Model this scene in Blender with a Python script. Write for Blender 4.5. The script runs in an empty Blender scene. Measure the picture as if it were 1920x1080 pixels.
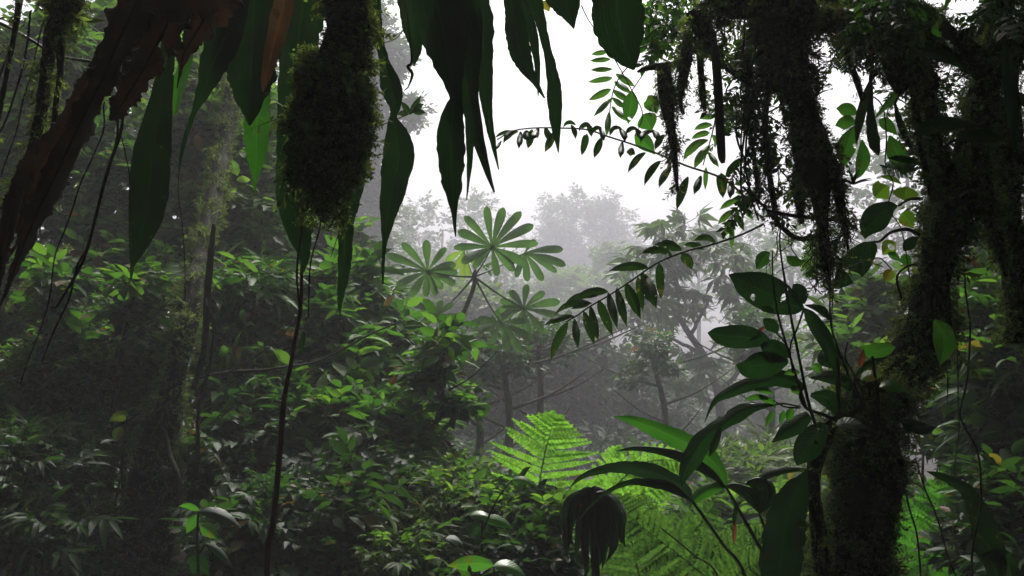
import bpy, math, random
import numpy as np
from mathutils import Vector, noise

# ------------------------------------------------------------------ camera, sky, sun, exposure
S = bpy.context.scene
LENS = 35.0
K = 36.0 / LENS / 1920.0
CZ = 1.6
cam = bpy.data.cameras.new('camera'); cam.lens = LENS; cam.clip_start = .05; cam.clip_end = 800
camo = bpy.data.objects.new('camera', cam); S.collection.objects.link(camo)
camo.location = (0, 0, CZ); camo.rotation_euler = (math.pi / 2, 0, 0); S.camera = camo
SUN_EL, SUN_AZ = 52.0, -8.0          # the sun stands in front of the camera, a little to the right
w = bpy.data.worlds.new('World'); S.world = w; w.use_nodes = True
nt = w.node_tree; bg = nt.nodes['Background']
sky = nt.nodes.new('ShaderNodeTexSky'); sky.sky_type = 'NISHITA'; sky.sun_disc = False
sky.sun_elevation = math.radians(SUN_EL); sky.sun_rotation = math.radians(-SUN_AZ)
sky.dust_density = 6; sky.air_density = 1.0; sky.ozone_density = 1
hs = nt.nodes.new('ShaderNodeHueSaturation'); hs.inputs['Saturation'].default_value = .22
nt.links.new(sky.outputs[0], hs.inputs['Color']); nt.links.new(hs.outputs[0], bg.inputs[0])
bg.inputs[1].default_value = .15
sl = bpy.data.lights.new('sun', 'SUN'); sl.energy = 2.2; sl.angle = math.radians(4); sl.color = (1, .96, .88)
slo = bpy.data.objects.new('sun', sl); S.collection.objects.link(slo)
az = math.radians(SUN_AZ); el = math.radians(SUN_EL)
sd = Vector((-math.sin(az) * math.cos(el), math.cos(az) * math.cos(el), math.sin(el)))
slo.rotation_euler = sd.to_track_quat('Z', 'Y').to_euler()
S.view_settings.view_transform = 'Standard'; S.view_settings.look = 'None'
S.view_settings.exposure = 0.7; S.view_settings.gamma = 1
cy = S.cycles
cy.use_denoising = True
cy.max_bounces = 5; cy.diffuse_bounces = 2; cy.glossy_bounces = 1; cy.transmission_bounces = 3
cy.volume_bounces = 1; cy.transparent_max_bounces = 8
cy.volume_step_rate = 1; cy.volume_max_steps = 256
cy.sample_clamp_indirect = 3.0
cy.use_adaptive_sampling = True; cy.adaptive_threshold = .02

rs = np.random.RandomState(7)
random.seed(7)

# ------------------------------------------------------------------ helpers
def P(px, py, d):
    return np.array(((px - 960) * K * d, d, CZ - (py - 540) * K * d))

def ground_z(x, y):
    s = max(0.0, y - 2.5)
    z = max(-.02 * s - .17 * max(0.0, y - 7.5), -5.0)
    return z + .12 * noise.noise(Vector((x * .35, y * .35, 3.1)))

def mesh_obj(name, V, F, mat, parent=None, smooth=False, uv=None):
    """F: list of face tuples, or an (n,3) array"""
    me = bpy.data.meshes.new(name)
    V = np.asarray(V, dtype=np.float32)
    if isinstance(F, np.ndarray):
        k = F.shape[1]; n = len(F)
        me.vertices.add(len(V)); me.vertices.foreach_set('co', V.ravel())
        me.loops.add(n * k); me.loops.foreach_set('vertex_index', F.astype(np.int32).ravel())
        me.polygons.add(n)
        me.polygons.foreach_set('loop_start', np.arange(0, n * k, k, dtype=np.int32))
        me.polygons.foreach_set('loop_total', np.full(n, k, dtype=np.int32))
        me.update(calc_edges=True)
        if uv is not None:
            l = me.uv_layers.new(name='UVMap')
            l.data.foreach_set('uv', np.asarray(uv, dtype=np.float32)[F.ravel()].ravel())
    else:
        me.from_pydata(V.tolist(), [], F)
        me.update()
    if smooth: me.polygons.foreach_set('use_smooth', np.ones(len(me.polygons), dtype=bool))
    me.materials.append(mat)
    o = bpy.data.objects.new(name, me); S.collection.objects.link(o)
    if parent is not None: o.parent = parent
    return o

def thing(name, label, cat, loc=(0, 0, 0), group=None):
    o = bpy.data.objects.new(name, None); S.collection.objects.link(o)
    o['label'] = label; o['category'] = cat
    if group: o['group'] = group
    return o

def tag(o, label, cat, group=None, kind=None):
    if kind: o['kind'] = kind
    o['label'] = label; o['category'] = cat
    if group: o['group'] = group
    return o

def spline(pts, n):
    """Catmull-Rom through rows of any dimension"""
    p = np.asarray(pts, dtype=float)
    if len(p) == 2: return p[0] + (p[1] - p[0]) * np.linspace(0, 1, n)[:, None]
    q = np.vstack([2 * p[0] - p[1], p, 2 * p[-1] - p[-2]])
    t = np.linspace(0, len(p) - 1 - 1e-6, n); i = t.astype(int); f = (t - i)[:, None]
    a, b, c, d = q[i], q[i + 1], q[i + 2], q[i + 3]
    return .5 * (2 * b + (c - a) * f + (2 * a - 5 * b + 4 * c - d) * f * f + (3 * b - a - 3 * c + d) * f ** 3)

class MB:
    def __init__(s): s.V = []; s.F = []; s.U = []; s.n = 0
    def add(s, V, F, U=None):
        s.V.append(np.asarray(V, float)); s.F.append(np.asarray(F, int) + s.n)
        s.U.append(np.zeros((len(V), 2)) if U is None else np.asarray(U, float)); s.n += len(V)
    def build(s, name, mat, parent=None, smooth=True):
        return mesh_obj(name, np.vstack(s.V), np.vstack(s.F), mat, parent, smooth, np.vstack(s.U))

def grid_faces(n, m, keep=None):
    F = []
    for i in range(n - 1):
        for j in range(m - 1):
            if keep is not None and not keep[i, j]: continue
            a = i * m + j
            F.append((a, a + 1, a + m + 1)); F.append((a, a + m + 1, a + m))
    return np.array(F, int)

def ribbon(mb, pts, d, fold=.25, roll=0., n=28, m=9, holes=0., seed=0, wave=.03, bend=0., pleat=0., rag=0., holesize=1.0):
    """A leaf blade. pts: (px,py,width_px[,d]); the blade faces the viewer, turned by roll, folded about its midrib."""
    rows = []
    for p in pts:
        dd = p[3] if len(p) > 3 else d
        c = P(p[0], p[1], dd); rows.append((c[0], c[1], c[2], p[2] * K * dd))
    s = spline(rows, n); C = s[:, :3]; W = np.maximum(s[:, 3], .0006)
    T = np.gradient(C, axis=0); T /= np.linalg.norm(T, axis=1)[:, None] + 1e-9
    view = C - np.array((0, 0, CZ)); view /= np.linalg.norm(view, axis=1)[:, None]
    side = np.cross(T, view); ln = np.linalg.norm(side, axis=1)[:, None]; side /= ln + 1e-9
    for i in range(1, n):
        if np.dot(side[i], side[i - 1]) < 0: side[i] *= -1
    nrm = np.cross(side, T)
    V = []; U = []
    tr = math.tan(math.radians(roll))
    ph = seed * 1.7
    L = np.concatenate([[0], np.cumsum(np.linalg.norm(np.diff(C, axis=0), axis=1))])
    for i in range(n):
        for j in range(m):
            u = -1 + 2 * j / (m - 1)
            e = 1 + (wave * 1.6 * noise.noise(Vector((L[i] * 40, seed * 3.1 + (7 if u > 0 else 0), 0))) if abs(u) > .8 else 0)
            if rag and abs(u) > .6: e *= 1 - rag * (abs(u) - .6) * 2.5 * max(0, .5 + 1.2 * noise.noise(Vector((L[i] * 55, seed * 2.3 + (9 if u > 0 else 0), 1.5))) + .6 * noise.noise(Vector((L[i] * 160, seed + (9 if u > 0 else 0), 3))))
            off = side[i] * (W[i] / 2 * u * e)
            dep = tr * W[i] / 2 * u + fold * W[i] * abs(u) ** 1.3 + wave * W[i] * abs(u) * math.sin(L[i] * 55 + ph + (2 if u > 0 else 0)) + bend * W[i] * u * u + pleat * W[i] * (abs(((j * .5) % 2) - 1) - .5)
            V.append(C[i] + off + nrm[i] * dep); U.append((j / (m - 1), L[i] / max(L[-1], 1e-6)))
    keep = None
    if holes > 0:
        keep = np.ones((n - 1, m - 1), bool)
        for i in range(1, n - 1):
            for j in range(0, m - 1):
                v = noise.noise(Vector((L[i] * 32 / holesize, (j / (m - 1)) * W[i] * 32 / holesize + seed * 5.3, seed * 2.2)))
                if v > .62 - holes and j not in ((m - 1) // 2,): keep[i, j] = False
    mb.add(V, grid_faces(n, m, keep), U)

def leaf(name, parent, mat, pts, d, **k):
    if 'strap_leaf' in mat.name and not k.get('holes'): k.setdefault('n', 90); k.setdefault('m', 15); k.setdefault('rag', .12)
    if mat.name.startswith('pleated'): k.setdefault('pleat', .16); k.setdefault('m', 33); k.setdefault('n', 34)
    if k.get('holes', 0) > 0: k.setdefault('n', 100); k.setdefault('m', 33)
    mb = MB(); ribbon(mb, pts, d, **k)
    return mb.build(name, mat, parent)

def tube_mb(mb, C, R, k=7, rough=0., seed=0, capped=False, fq=9.):
    C = np.asarray(C, float); R = np.asarray(R, float); n = len(C)
    T = np.gradient(C, axis=0); T /= np.linalg.norm(T, axis=1)[:, None] + 1e-9
    up = np.array((0.13, 1, .07)) if abs(T[0][1]) < .9 else np.array((1, 0, .1))
    V = []; U = []; L = 0
    for i in range(n):
        a = np.cross(T[i], up); a /= np.linalg.norm(a) + 1e-9; b = np.cross(T[i], a)
        if i: L += np.linalg.norm(C[i] - C[i - 1])
        for j in range(k):
            t = 2 * math.pi * j / k
            v = a * math.cos(t) + b * math.sin(t)
            r = R[i]
            if rough:
                q = C[i] * fq + v * R[i] * fq
                r *= 1 + rough * (noise.noise(Vector(q) + Vector((seed, 0, 0))) + .5 * noise.noise(Vector(q * 2.7)))
            V.append(C[i] + v * r); U.append((j / k, L))
    F = []
    for i in range(n - 1):
        for j in range(k):
            a = i * k + j; b = i * k + (j + 1) % k
            F.append((a, b, b + k)); F.append((a, b + k, a + k))
    nn = len(V); V.append(C[0]); V.append(C[-1]); U += [(0, 0), (0, L)]
    for j in range(k):
        F.append((nn, (j + 1) % k, j)); F.append((nn + 1, (n - 1) * k + j, (n - 1) * k + (j + 1) % k))
    mb.add(V, F, U)
    return np.array(V[:-2]).reshape(n, k, 3)

def px_path(pts, d, n):
    rows = []
    for p in pts:
        dd = p[3] if len(p) > 3 else d
        c = P(p[0], p[1], dd); rows.append((*c, p[2] * K * dd))
    s = spline(rows, n); return s[:, :3], np.maximum(s[:, 3], .0004)

def strand(mb, pts, d, n=30, k=6, wob=0., rough=0., seed=0):
    """pts (px,py,radius_px[,d])"""
    C, R = px_path(pts, d, n)
    if wob:
        for i in range(1, n - 1):
            C[i] += np.array(noise.noise_vector(Vector(C[i] * 7) + Vector((seed, 1, 2)))) * wob
    tube_mb(mb, C, R, k, rough, seed)

def stalk(name, parent, mat, pts, d, **k):
    mb = MB(); strand(mb, pts, d, **k); return mb.build(name, mat, parent)

# ------------------------------------------------------------------ materials
def new_mat(name):
    m = bpy.data.materials.new(name); m.use_nodes = True
    nt = m.node_tree; nt.nodes.clear()
    return m, nt, nt.nodes.new, nt.links.new

def ramp(N, stops):
    r = N('ShaderNodeValToRGB'); e = r.color_ramp.elements
    while len(e) < len(stops): e.new(.5)
    for x, (p, c) in zip(e, stops): x.position = p; x.color = (*c, 1)
    return r

def foliage_mat(name, cols, trans=.4, rough=.32, dead=True, patch=2.2, tcol=(1.1, 1.35, .5)):
    m, nt, N, Lk = new_mat(name)
    out = N('ShaderNodeOutputMaterial'); g = N('ShaderNodeNewGeometry')
    odd = [(.965, cols[-1]), (.972, (.16, .13, .025)), (.985, (.10, .05, .02))] if dead else []
    top = .95 if dead else 1
    stops = [(top * i / max(1, len(cols) - 1), c) for i, c in enumerate(cols)] + odd
    r = ramp(N, stops); Lk(g.outputs['Random Per Island'], r.inputs[0])
    tc = N('ShaderNodeTexCoord'); pn = N('ShaderNodeTexNoise'); pn.inputs['Scale'].default_value = patch; pn.inputs['Detail'].default_value = 2
    Lk(tc.outputs['Object'], pn.inputs['Vector'])
    pr = ramp(N, [(.3, (.62, .66, .75)), (.5, (1, 1, 1)), (.7, (1.0, .92, .8))]); Lk(pn.outputs[0], pr.inputs[0])
    pm = N('ShaderNodeMix'); pm.data_type = 'RGBA'; pm.blend_type = 'MULTIPLY'; pm.inputs['Factor'].default_value = 1
    Lk(r.outputs[0], pm.inputs['A']); Lk(pr.outputs[0], pm.inputs['B']); r = pm
    p = N('ShaderNodeBsdfPrincipled'); p.inputs['Roughness'].default_value = rough
    p.inputs['Specular IOR Level'].default_value = .2
    Lk(r.outputs['Result'], p.inputs['Base Color'])
    t = N('ShaderNodeBsdfTranslucent')
    mx = N('ShaderNodeMix'); mx.data_type = 'RGBA'; mx.blend_type = 'MULTIPLY'; mx.inputs['Factor'].default_value = 1
    Lk(r.outputs['Result'], mx.inputs['A']); mx.inputs['B'].default_value = (*[c * 1.5 for c in tcol], 1)
    Lk(mx.outputs['Result'], t.inputs[0])
    ms = N('ShaderNodeMixShader'); ms.inputs[0].default_value = trans
    Lk(p.outputs[0], ms.inputs[1]); Lk(t.outputs[0], ms.inputs[2]); Lk(ms.outputs[0], out.inputs[0])
    return m

def blade_mat(name, col, col2, trans=.25, rough=.35, veins='parallel', vs=14., blotch=None, bl_amt=.5, bump=.25, tm=1.6):
    bump *= .5
    """Single large leaves: veins run by UV, blotches by object space noise."""
    m, nt, N, Lk = new_mat(name)
    out = N('ShaderNodeOutputMaterial'); uv = N('ShaderNodeTexCoord')
    sp = N('ShaderNodeSeparateXYZ'); Lk(uv.outputs['UV'], sp.inputs[0])
    def M(op, a, b=None, c=None):
        x = N('ShaderNodeMath'); x.operation = op
        for i, v in enumerate((a, b, c)):
            if v is None: continue
            if isinstance(v, (int, float)): x.inputs[i].default_value = v
            else: Lk(v, x.inputs[i])
        return x.outputs[0]
    mid = M('ABSOLUTE', M('SUBTRACT', sp.outputs[0], .5))
    rib = M('LESS_THAN', mid, .018)
    if veins == 'parallel':
        vein = M('SINE', M('MULTIPLY', sp.outputs[0], vs * 6.283))
    else:
        vein = M('SINE', M('MULTIPLY', M('SUBTRACT', sp.outputs[1], M('MULTIPLY', mid, .45)), vs * 6.283))
    no = N('ShaderNodeTexNoise'); no.inputs['Scale'].default_value = 9; no.inputs['Detail'].default_value = 5
    Lk(uv.outputs['Object'], no.inputs['Vector'])
    r = ramp(N, [(.35, col), (.65, col2)]); Lk(no.outputs[0], r.inputs[0])
    base = r.outputs[0]
    def mixc(f, a, b):
        x = N('ShaderNodeMix'); x.data_type = 'RGBA'
        if isinstance(f, (int, float)): x.inputs['Factor'].default_value = f
        else: Lk(f, x.inputs['Factor'])
        Lk(a, x.inputs['A'])
        if isinstance(b, tuple): x.inputs['B'].default_value = (*b, 1)
        else: Lk(b, x.inputs['B'])
        return x.outputs['Result']
    base = mixc(M('MULTIPLY', rib, .3), base, tuple(min(1, c * 2.0 + .01) for c in col2))
    if blotch:
        n2 = N('ShaderNodeTexNoise'); n2.inputs['Scale'].default_value = 26; n2.inputs['Detail'].default_value = 8
        n2.inputs['Roughness'].default_value = .7
        Lk(uv.outputs['Object'], n2.inputs['Vector'])
        f = M('MULTIPLY', M('SUBTRACT', n2.outputs[0], .56 - .1 * bl_amt), 14); f = M('MINIMUM', M('MAXIMUM', f, 0), .9)
        base = mixc(f, base, blotch)
    bp = N('ShaderNodeBump'); bp.inputs['Strength'].default_value = bump; bp.inputs['Distance'].default_value = .002
    Lk(vein, bp.inputs['Height'])
    p = N('ShaderNodeBsdfPrincipled'); p.inputs['Roughness'].default_value = rough
    Lk(base, p.inputs['Base Color']); Lk(bp.outputs[0], p.inputs['Normal'])
    t = N('ShaderNodeBsdfTranslucent')
    mx = N('ShaderNodeMix'); mx.data_type = 'RGBA'; mx.blend_type = 'MULTIPLY'; mx.inputs['Factor'].default_value = 1
    Lk(base, mx.inputs['A']); mx.inputs['B'].default_value = (tm * 1.0, tm * .8, tm * .5, 1) if 'dry' in name or 'orange' in name else (tm * 1.0, tm * 1.25, tm * .5, 1)
    Lk(mx.outputs['Result'], t.inputs[0]); Lk(bp.outputs[0], t.inputs['Normal'])
    ms = N('ShaderNodeMixShader'); ms.inputs[0].default_value = trans
    Lk(p.outputs[0], ms.inputs[1]); Lk(t.outputs[0], ms.inputs[2]); Lk(ms.outputs[0], out.inputs[0])
    return m

def bark_mat(name, c1, c2, scale=20., rough=.85, bump=.6, c3=None, stretch=1.):
    m, nt, N, Lk = new_mat(name)
    out = N('ShaderNodeOutputMaterial'); tc = N('ShaderNodeTexCoord')
    mp = N('ShaderNodeMapping'); mp.inputs['Scale'].default_value = (1, 1, stretch); Lk(tc.outputs['Object'], mp.inputs[0])
    n = N('ShaderNodeTexNoise'); n.inputs['Scale'].default_value = scale; n.inputs['Detail'].default_value = 9; n.inputs['Roughness'].default_value = .68
    Lk(mp.outputs[0], n.inputs['Vector'])
    st = [(.32, c1), (.6, c2)] + ([(.72, c3)] if c3 else [])
    r = ramp(N, st); Lk(n.outputs[0], r.inputs[0])
    b = N('ShaderNodeBump'); b.inputs['Strength'].default_value = bump; b.inputs['Distance'].default_value = .01
    Lk(n.outputs[0], b.inputs['Height'])
    p = N('ShaderNodeBsdfPrincipled'); p.inputs['Roughness'].default_value = rough; p.inputs['Specular IOR Level'].default_value = .15
    Lk(r.outputs[0], p.inputs['Base Color']); Lk(b.outputs[0], p.inputs['Normal']); Lk(p.outputs[0], out.inputs[0])
    return m

G1 = [(.020, .045, .012), (.035, .085, .018), (.05, .12, .022), (.075, .15, .03)]
M_shrub = foliage_mat('shrub_leaves', [(.018, .048, .010), (.034, .088, .015), (.055, .13, .022), (.10, .18, .034)], .48, .5)
M_shrub2 = foliage_mat('small_leaves', [(.022, .05, .014), (.042, .088, .02), (.07, .13, .03), (.12, .18, .038)], .6, .5)
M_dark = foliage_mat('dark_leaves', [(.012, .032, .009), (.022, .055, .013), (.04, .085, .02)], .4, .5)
M_olive = foliage_mat('olive_leaves', [(.035, .055, .015), (.055, .09, .02), (.085, .12, .03), (.11, .13, .035)], .4, .4)
M_bank = foliage_mat('bank_leaves', [(.012, .030, .014), (.022, .048, .018), (.04, .07, .026)], .35, .6, dead=False, patch=1)
M_far = foliage_mat('far_leaves', [(.03, .06, .02), (.05, .09, .028), (.07, .11, .035)], .35, .45, dead=False)
M_farlight = foliage_mat('far_light_leaves', [(.05, .09, .02), (.08, .14, .03), (.12, .17, .035)], .4, .45, dead=False)
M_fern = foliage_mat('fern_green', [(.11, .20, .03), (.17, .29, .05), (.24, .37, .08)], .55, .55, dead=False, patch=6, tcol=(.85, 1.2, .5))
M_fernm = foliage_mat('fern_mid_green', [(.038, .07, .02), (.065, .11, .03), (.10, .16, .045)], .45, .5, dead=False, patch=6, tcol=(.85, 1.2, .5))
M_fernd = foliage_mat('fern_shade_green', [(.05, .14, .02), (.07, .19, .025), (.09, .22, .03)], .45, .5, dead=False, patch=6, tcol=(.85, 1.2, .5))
M_moss = foliage_mat('moss', [(.045, .06, .028), (.085, .11, .045), (.145, .175, .07), (.23, .26, .11)], .4, .8, dead=False, patch=6)
M_mossd = foliage_mat('dark_moss', [(.045, .058, .03), (.085, .105, .052), (.14, .17, .08), (.22, .25, .11)], .35, .85, dead=False, patch=6)
M_strap = blade_mat('strap_leaf', (.006, .018, .008), (.010, .032, .011), .16, .5, 'parallel', 16, tm=2.0)
M_strapmoss = blade_mat('speckled_strap_leaf', (.005, .017, .004), (.009, .028, .007), .12, .5, 'parallel', 16, (.12, .12, .03), -.35, tm=1.8)
M_strapbright = blade_mat('bright_strap_leaf', (.022, .085, .012), (.035, .115, .016), .32, .4, 'parallel', 12)
M_dry = blade_mat('dry_leaf', (.022, .013, .008), (.065, .037, .02), .15, .7, 'parallel', 8, (.016, .012, .008), .6, .12, tm=1.2)
M_tan = blade_mat('tan_dry_leaf', (.09, .055, .032), (.18, .12, .075), .15, .7, 'parallel', 8, (.07, .045, .03), .1, .15, tm=1.2)
M_dryred = blade_mat('red_brown_dry_leaf', (.014, .008, .005), (.045, .023, .012), .10, .6, 'parallel', 9, (.010, .008, .006), 1.0, .1, tm=1.3)
M_broad = blade_mat('broad_leaf', (.007, .026, .008), (.012, .042, .011), .22, .27, 'side', 13, tm=1.8, bump=.35)
M_broadg = blade_mat('green_broad_leaf', (.035, .12, .02), (.06, .17, .028), .4, .3, 'side', 11, (.10, .12, .02), .3)
M_broady = blade_mat('yellow_broad_leaf', (.10, .20, .02), (.17, .24, .03), .45, .35, 'side', 9, (.2, .13, .02), .6)
M_leaflet = blade_mat('leaflet', (.012, .03, .008), (.02, .05, .011), .25, .45, 'side', 12, (.2, .15, .03), -.3)
M_leafletg = blade_mat('green_leaflet', (.05, .11, .03), (.075, .15, .035), .4, .4, 'side', 12)
M_orange = blade_mat('orange_leaf', (.12, .04, .018), (.18, .07, .03), .3, .5, 'side', 8)
M_palm = blade_mat('pleated_palm_leaf', (.010, .03, .012), (.018, .045, .016), .12, .13, 'parallel', 11, bump=1.0)
M_cecr = blade_mat('palmate_leaf', (.035, .075, .028), (.055, .105, .036), .42, .45, 'side', 14)
M_cecry = blade_mat('yellowing_palmate_leaf', (.12, .20, .04), (.2, .25, .05), .45, .45, 'side', 14)
M_bark = bark_mat('mossy_bark', (.010, .010, .006), (.03, .032, .014), 34, c3=(.06, .062, .024))
M_barkl = bark_mat('lichen_bark', (.010, .010, .008), (.030, .030, .020), 22, c3=(.07, .073, .045))
M_barkg = bark_mat('grey_bark', (.03, .028, .022), (.09, .085, .07), 18, stretch=.4)
M_stem = bark_mat('stem', (.012, .014, .008), (.035, .032, .018), 30, .6)
M_redstem = bark_mat('red_brown_liana', (.03, .012, .006), (.10, .035, .015), 26, .45)
M_root = bark_mat('dark_root', (.008, .006, .005), (.03, .022, .016), 40, .5)
M_greenstem = bark_mat('green_stem', (.02, .035, .012), (.05, .075, .025), 20, .45)
M_soil = bark_mat('forest_floor_litter', (.012, .010, .006), (.035, .028, .014), 7, .9, c3=(.05, .05, .02))

# ------------------------------------------------------------------ leaf clump templates
def leaf_tpl(L, W, fold, droop, lod):
    """blade along +Y, normal +Z"""
    if lod == 0:
        st = [(0.22, .78), (.5, 1.0), (.8, .56)]
    elif lod == 1:
        st = [(.42, 1.0)]
    V = [(0, 0, 0)]
    for t, ww in st:
        z = -droop * L * t * t
        V += [(-W / 2 * ww, t * L, z + fold * W), (0, t * L, z), (W / 2 * ww, t * L, z + fold * W)]
    V.append((0, L, -droop * L))
    F = [(0, 2, 1), (0, 3, 2)]
    if lod == 0:
        F += [(1, 2, 5), (1, 5, 4), (2, 3, 6), (2, 6, 5), (4, 5, 8), (4, 8, 7), (5, 6, 9), (5, 9, 8), (7, 8, 10), (8, 9, 10)]
    else:
        F += [(1, 2, 4), (2, 3, 4)]
    return np.array(V, float), np.array(F, int)

def rotm(ax, ang):
    c, s = math.cos(ang), math.sin(ang)
    if ax == 'x': return np.array(((1, 0, 0), (0, c, -s), (0, s, c)))
    if ax == 'y': return np.array(((c, 0, s), (0, 1, 0), (-s, 0, c)))
    return np.array(((c, -s, 0), (s, c, 0), (0, 0, 1)))

def sprig(seed, nl=9, L=.42, W=.2, lod=0, spread=55, twig=.012, droop=.25, whorl=False, zz=.0):
    r = random.Random(seed); Vs = []; Fs = []; n = 0
    def put(V, F):
        nonlocal n
        Vs.append(V); Fs.append(F + n); n += len(V)
    for i in range(nl):
        t = 1.0 if whorl else .15 + .85 * i / (nl - 1)
        s = 1 if i % 2 else -1
        a = (2 * math.pi * i / nl + r.uniform(-.2, .2)) if whorl else s * math.radians(spread * (1 - .55 * (t > .93)) + r.uniform(-14, 14))
        l = L * r.uniform(.7, 1.15); V, F = leaf_tpl(l, W * l / L, r.uniform(.05, .2), droop * r.uniform(.3, 1.7), lod)
        R = rotm('z', -a) @ rotm('x', r.uniform(-.45, .25)) @ rotm('y', r.uniform(-.5, .5))
        if whorl: R = rotm('z', a) @ rotm('x', r.uniform(-.5, .1)) @ rotm('y', r.uniform(-.3, .3))
        put(V @ R.T + np.array((r.uniform(-.02, .02), t, -.1 * t * t)), F)
    if twig:
        T = twig
        put(np.array([(-T, 0, 0), (T, 0, 0), (0, 0, T * 1.6), (-T * .4, 1, -.1), (T * .4, 1, -.1), (0, 1, -.1 + T * .5)]),
            np.array([(0, 1, 4), (0, 4, 3), (1, 2, 5), (1, 5, 4), (2, 0, 3), (2, 3, 5)]))
    return np.vstack(Vs), np.vstack(Fs)

def place(templates, pos, dirs, scale, roll, up=(0, 0, 1)):
    """every template copy: +Y along dirs, +Z as near to up as it can, turned by roll"""
    n = len(pos); D = dirs / (np.linalg.norm(dirs, axis=1)[:, None] + 1e-9)
    U = np.tile(np.array(up, float), (n, 1))
    X = np.cross(D, U); l = np.linalg.norm(X, axis=1)[:, None]; X = np.where(l > .05, X / (l + 1e-9), np.array((1., 0, 0)))
    Z = np.cross(X, D)
    c, s = np.cos(roll)[:, None], np.sin(roll)[:, None]
    X2 = X * c + Z * s; Z2 = Z * c - X * s
    idx = rs.randint(len(templates), size=n); Vs = []; Fs = []; b = 0
    for k, (TV, TF) in enumerate(templates):
        q = np.where(idx == k)[0]
        if not len(q): continue
        A = (TV[None, :, 0, None] * X2[q][:, None] + TV[None, :, 1, None] * D[q][:, None] + TV[None, :, 2, None] * Z2[q][:, None]) * scale[q][:, None, None] + pos[q][:, None]
        nv = len(TV); Vs.append(A.reshape(-1, 3))
        Fs.append((TF[None] + (np.arange(len(q)) * nv)[:, None, None]).reshape(-1, 3) + b); b += len(q) * nv
    return np.vstack(Vs), np.vstack(Fs)

SP_MED = [sprig(i, 8, .42, .215) for i in range(6)]
SP_SMALL = [sprig(20 + i, 13, .26, .13, lod=1) for i in range(5)]
SP_FAR = [sprig(40 + i, 8, .45, .24, lod=1, twig=0) for i in range(5)]
SP_LANCE = [sprig(60 + i, 8, .62, .15, droop=.5, spread=42) for i in range(5)]
SP_STAR = [sprig(80 + i, 9, .62, .19, lod=1, whorl=True, droop=.35, twig=.01) for i in range(4)]

MIX = [SP_LANCE[:1] + SP_SMALL[:1], SP_SMALL[:3], SP_MED[:2], SP_MED[:2] + SP_SMALL[3:]]

def blob_points(blobs, n, shell=.55, lump=.35, seed=0):
    """blobs: (px,py,d,rx_px,rz_px,ry_m) -> points in the outer part of lumpy ellipsoids"""
    B = []
    for (px, py, d, rx, rz, ry) in blobs:
        c = P(px, py, d); B.append((*c, rx * K * d, ry, rz * K * d))
    B = np.array(B); wt = (B[:, 3] * B[:, 5] * 1.0 + B[:, 3] * B[:, 4] + B[:, 4] * B[:, 5]); wt /= wt.sum()
    k = rs.choice(len(B), size=n, p=wt)
    u = rs.normal(size=(n, 3)); u /= np.linalg.norm(u, axis=1)[:, None]
    r = (shell + (1 - shell) * rs.rand(n)) ** .8
    f = np.array([noise.noise(Vector((a[0] * 2.2 + kk * 3.7, a[1] * 2.2 + seed, a[2] * 2.2))) for a, kk in zip(u, k)])
    r = r * (1 + lump * f * 1.4)
    pos = B[k, :3] + u * B[k, 3:] * r[:, None]
    return pos, u, B

def crown(name, blobs, n, size, mat, tpls, parent, seed=0, shell=.5, gap=.0, lump=.35, droop=0., size_var=.35, updir=.25):
    size_var = max(size_var, .45)
    pos, u, B = blob_points(blobs, n, shell, lump, seed)
    if gap > 0:
        sc = 1.0 / (np.mean(B[:, 3]) * .45)
        keep = np.array([noise.noise(Vector(p * sc) + Vector((seed * 1.3, 0, 0))) > gap - .5 for p in pos])
        pos, u = pos[keep], u[keep]
    m = len(pos)
    d = u * .8 + rs.normal(size=(m, 3)) * .55; d[:, 2] = d[:, 2] * .5 + updir - droop
    sc = size * (1 + size_var * rs.uniform(-1, 1, m))
    pos = pos - d / (np.linalg.norm(d, axis=1)[:, None] + 1e-9) * sc[:, None] * .6
    V, F = place(tpls, pos, d, sc, rs.normal(size=m) * .28)
    return mesh_obj(name, V, F, mat, parent)

def stems(parent, blobs, base, r0, mat, seed=0, per=3, name='stem'):
    """woody stems from the foot of the plant into each part of its crown"""
    r = random.Random(seed); mb = MB()
    for (px, py, d, rx, rz, ry) in blobs:
        c = P(px, py, d)
        for q in range(per):
            t = c + np.array((r.uniform(-.8, .8) * rx * K * d, r.uniform(-.6, .6) * ry, r.uniform(-.3, .9) * rz * K * d))
            b = np.array(base) + np.array((r.uniform(-.12, .12), r.uniform(-.12, .12), -.1))
            mid = b * .45 + t * .55 + np.array((r.uniform(-.2, .2), r.uniform(-.2, .2), -.15)) * np.linalg.norm(t - b) * .4
            s = spline([(*b, r0), (*mid, r0 * .6), (*t, r0 * .18)], 14)
            for i in range(1, 14): s[i, :3] += np.array(noise.noise_vector(Vector(s[i, :3] * 2.1) + Vector((seed, q, 0)))) * .05 * np.linalg.norm(t - b) * .5
            tube_mb(mb, s[:, :3], s[:, 3], 5)
    return mb.build(name, mat, parent)

def base_of(blobs, x=None):
    px = np.mean([b[0] for b in blobs]); d = np.mean([b[2] for b in blobs])
    c = P(px if x is None else x, 540, d); return (c[0], c[1], ground_z(c[0], c[1]))

FS = 2.8
def fd(d): return d if d < 12 else 12 + (d - 12) * FS
def far_blobs(bl): return [(b[0], b[1], fd(b[2]), b[3], b[4], b[5] * fd(b[2]) / b[2]) for b in bl]
def d_near(blobs): return min(b[2] for b in blobs)

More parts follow.
